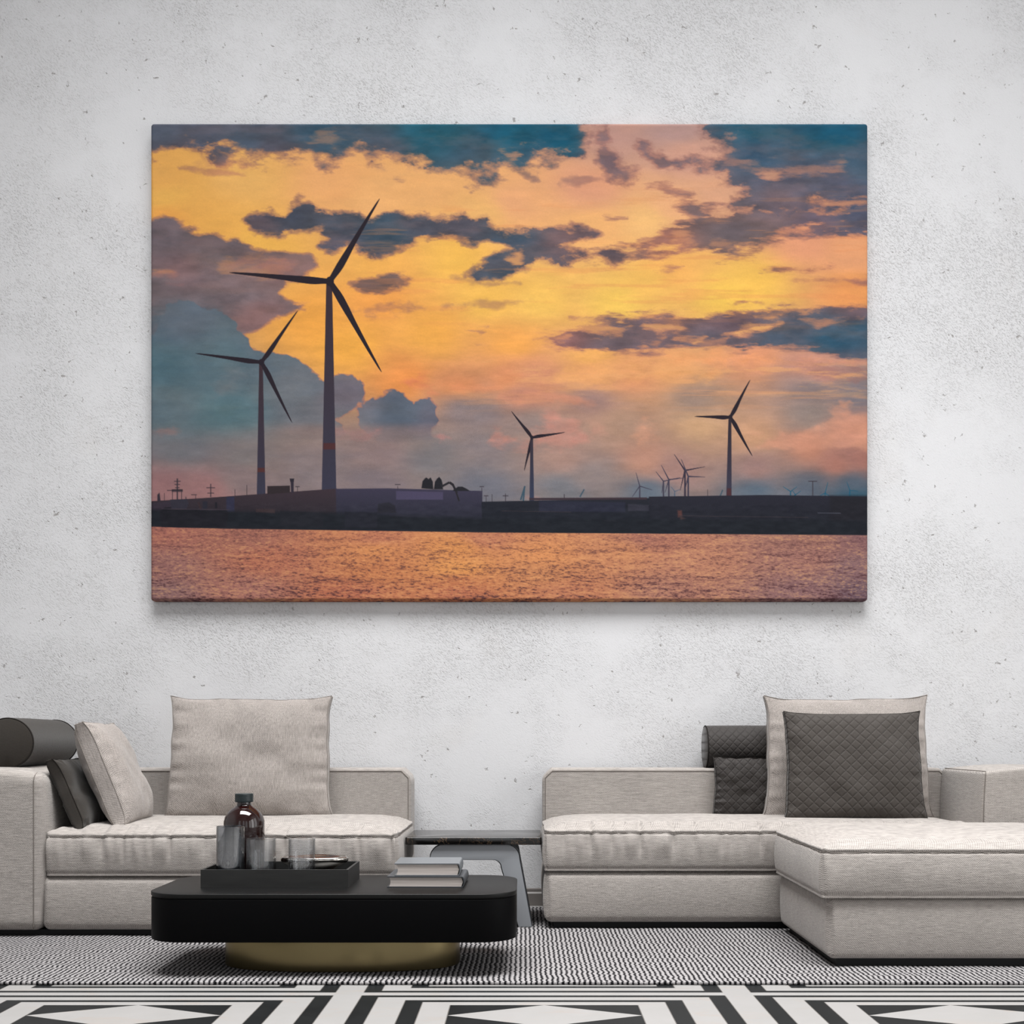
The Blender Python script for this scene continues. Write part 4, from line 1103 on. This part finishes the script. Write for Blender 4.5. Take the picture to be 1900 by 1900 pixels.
for k in range(5):
    z = .610 - y0_ + k * .0055; cp += [(.0345, z), (.0345, z + .004), (.0335, z + .0045), (.0335, z + .005)]
cp += [(.0345, .638 - y0_), (.0335, .640 - y0_), (.029, .6405 - y0_), (0, .6405 - y0_)]
hard(link('cap', lathe('cap', cp, 64), M['cap'], BT), 40)
dp = [(0, 0), (.036, 0), (.038, .004), (.034, .012), (.05, .026), (.09, .048), (.122, .064), (.128, .071), (.129, .079), (.127, .085), (.120, .087), (.112, .083), (.09, .077), (.05, .072), (0, .070)]
d = link('dish', lathe('dish', dp, 80, sx=1, sy=.56), M['chrome'], None, (wx(583, 4.33), 4.338, TZ))
tag(d, 'shiny oval metal dish at the right end of the tray', 'dish')

# ================================================================ books
def book(label, x0, x1, y0, y1, z0, z1, mat, rot=0):
    cx, cy = (x0 + x1) / 2, (y0 + y1) / 2
    root = thing('book', label, 'book', (cx, cy, z0), (0, 0, rot), 'books on the coffee table')
    w, d, h, c = (x1 - x0) / 2, (y1 - y0) / 2, z1 - z0, .0035
    # cover: two boards and a rounded spine at +x, swept as one section
    out = [(-w, 0), (w - .008, 0)]
    out += [(w - .008 + .010 * math.sin(a) , h / 2 - h / 2 * math.cos(a)) for a in np.linspace(.15, math.pi - .15, 10)]
    out += [(w - .008, h), (-w, h), (-w, h - c), (w - .010, h - c)]
    out += [(w - .010 + .008 * math.sin(a), h / 2 + (h / 2 - c) * math.cos(a)) for a in np.linspace(.15, math.pi - .15, 10)]
    out += [(w - .010, c), (-w, c)]
    co = link('cover', prism('cover', out, -d, d, 0, axis='y'), mat, root); hard(co, 40)
    # page block with a hollowed fore edge
    pg = [(-w + .007, c), (w - .010, c), (w - .004, h / 2), (w - .010, h - c), (-w + .007, h - c), (-w + .011, h * .7), (-w + .012, h / 2), (-w + .011, h * .3)]
    hard(link('pages', prism('pages', pg, -d + .004, d - .004, 0, axis='y'), M['pages'], root), 30)
    return root
book('grey hardback book lying lowest in the pair beside the tray', -.503, -.222, 4.158, 4.385, HT, .3465, M['cover'], R(-1))
book('lighter grey hardback book lying on top of the other book', -.480, -.240, 4.170, 4.385, .347, .3925, M['cover_light'], R(.5))

# ================================================================ camera and light
cam_d = bpy.data.cameras.new('camera'); cam = bpy.data.objects.new('camera', cam_d); COL.objects.link(cam)
cam.location = (0, 0, H); cam.rotation_euler = (R(90), 0, 0)
cam_d.sensor_width = 36; cam_d.lens = 36 * F / 1900; cam_d.shift_x = -25 / 1900; cam_d.shift_y = 415 / 1900
cam_d.clip_start = .05
sc = bpy.context.scene; sc.camera = cam
def area(name, loc, rot, sx, sy, power, col=(1, 1, 1)):
    d = bpy.data.lights.new(name, 'AREA'); d.shape = 'RECTANGLE'; d.size = sx; d.size_y = sy; d.energy = power; d.color = col
    o = bpy.data.objects.new(name, d); COL.objects.link(o); o.location = loc; o.rotation_euler = rot
    return o
for i, (a, b_) in enumerate(rw):
    area('window_light', (RX1 - .01, (a + b_) / 2, (ZB + ZT) / 2), (R(90), 0, R(90)), b_ - a, ZT - ZB, LR[i], (1, .99, .975))
for i, (a, b_) in enumerate(fw):
    area('window_light', ((a + b_) / 2, RY0 + .01, (ZB + ZT) / 2), (R(90), 0, R(0)), b_ - a, ZT - ZB, LF[i], (.97, .985, 1))
area('added_top_light', ((KX0 + KX1) / 2, (KY0 + KY1) / 2, RZ1 + .02), (0, 0, 0), KX1 - KX0, KY1 - KY0, LS_, (1, 1, 1)).data.spread = R(100)  # overhead light added to brighten the upward faces, spread narrowed to spare the wall
w = bpy.data.worlds.new('world'); sc.world = w; w.use_nodes = True
bg = w.node_tree.nodes['Background']; bg.inputs[0].default_value = (.95, .97, 1, 1); bg.inputs[1].default_value = 1.0
sc.view_settings.view_transform = 'Standard'; sc.view_settings.look = 'None'; sc.view_settings.gamma = 1
sc.view_settings.use_curve_mapping = False; sc.view_settings.exposure = EXPO
sc.cycles.use_adaptive_sampling = True; sc.cycles.adaptive_threshold = .02; sc.cycles.use_denoising = True; sc.cycles.max_bounces = 10; sc.cycles.transparent_max_bounces = 24
sc.cycles.transmission_bounces = 8; sc.cycles.caustics_reflective = False; sc.cycles.caustics_refractive = False
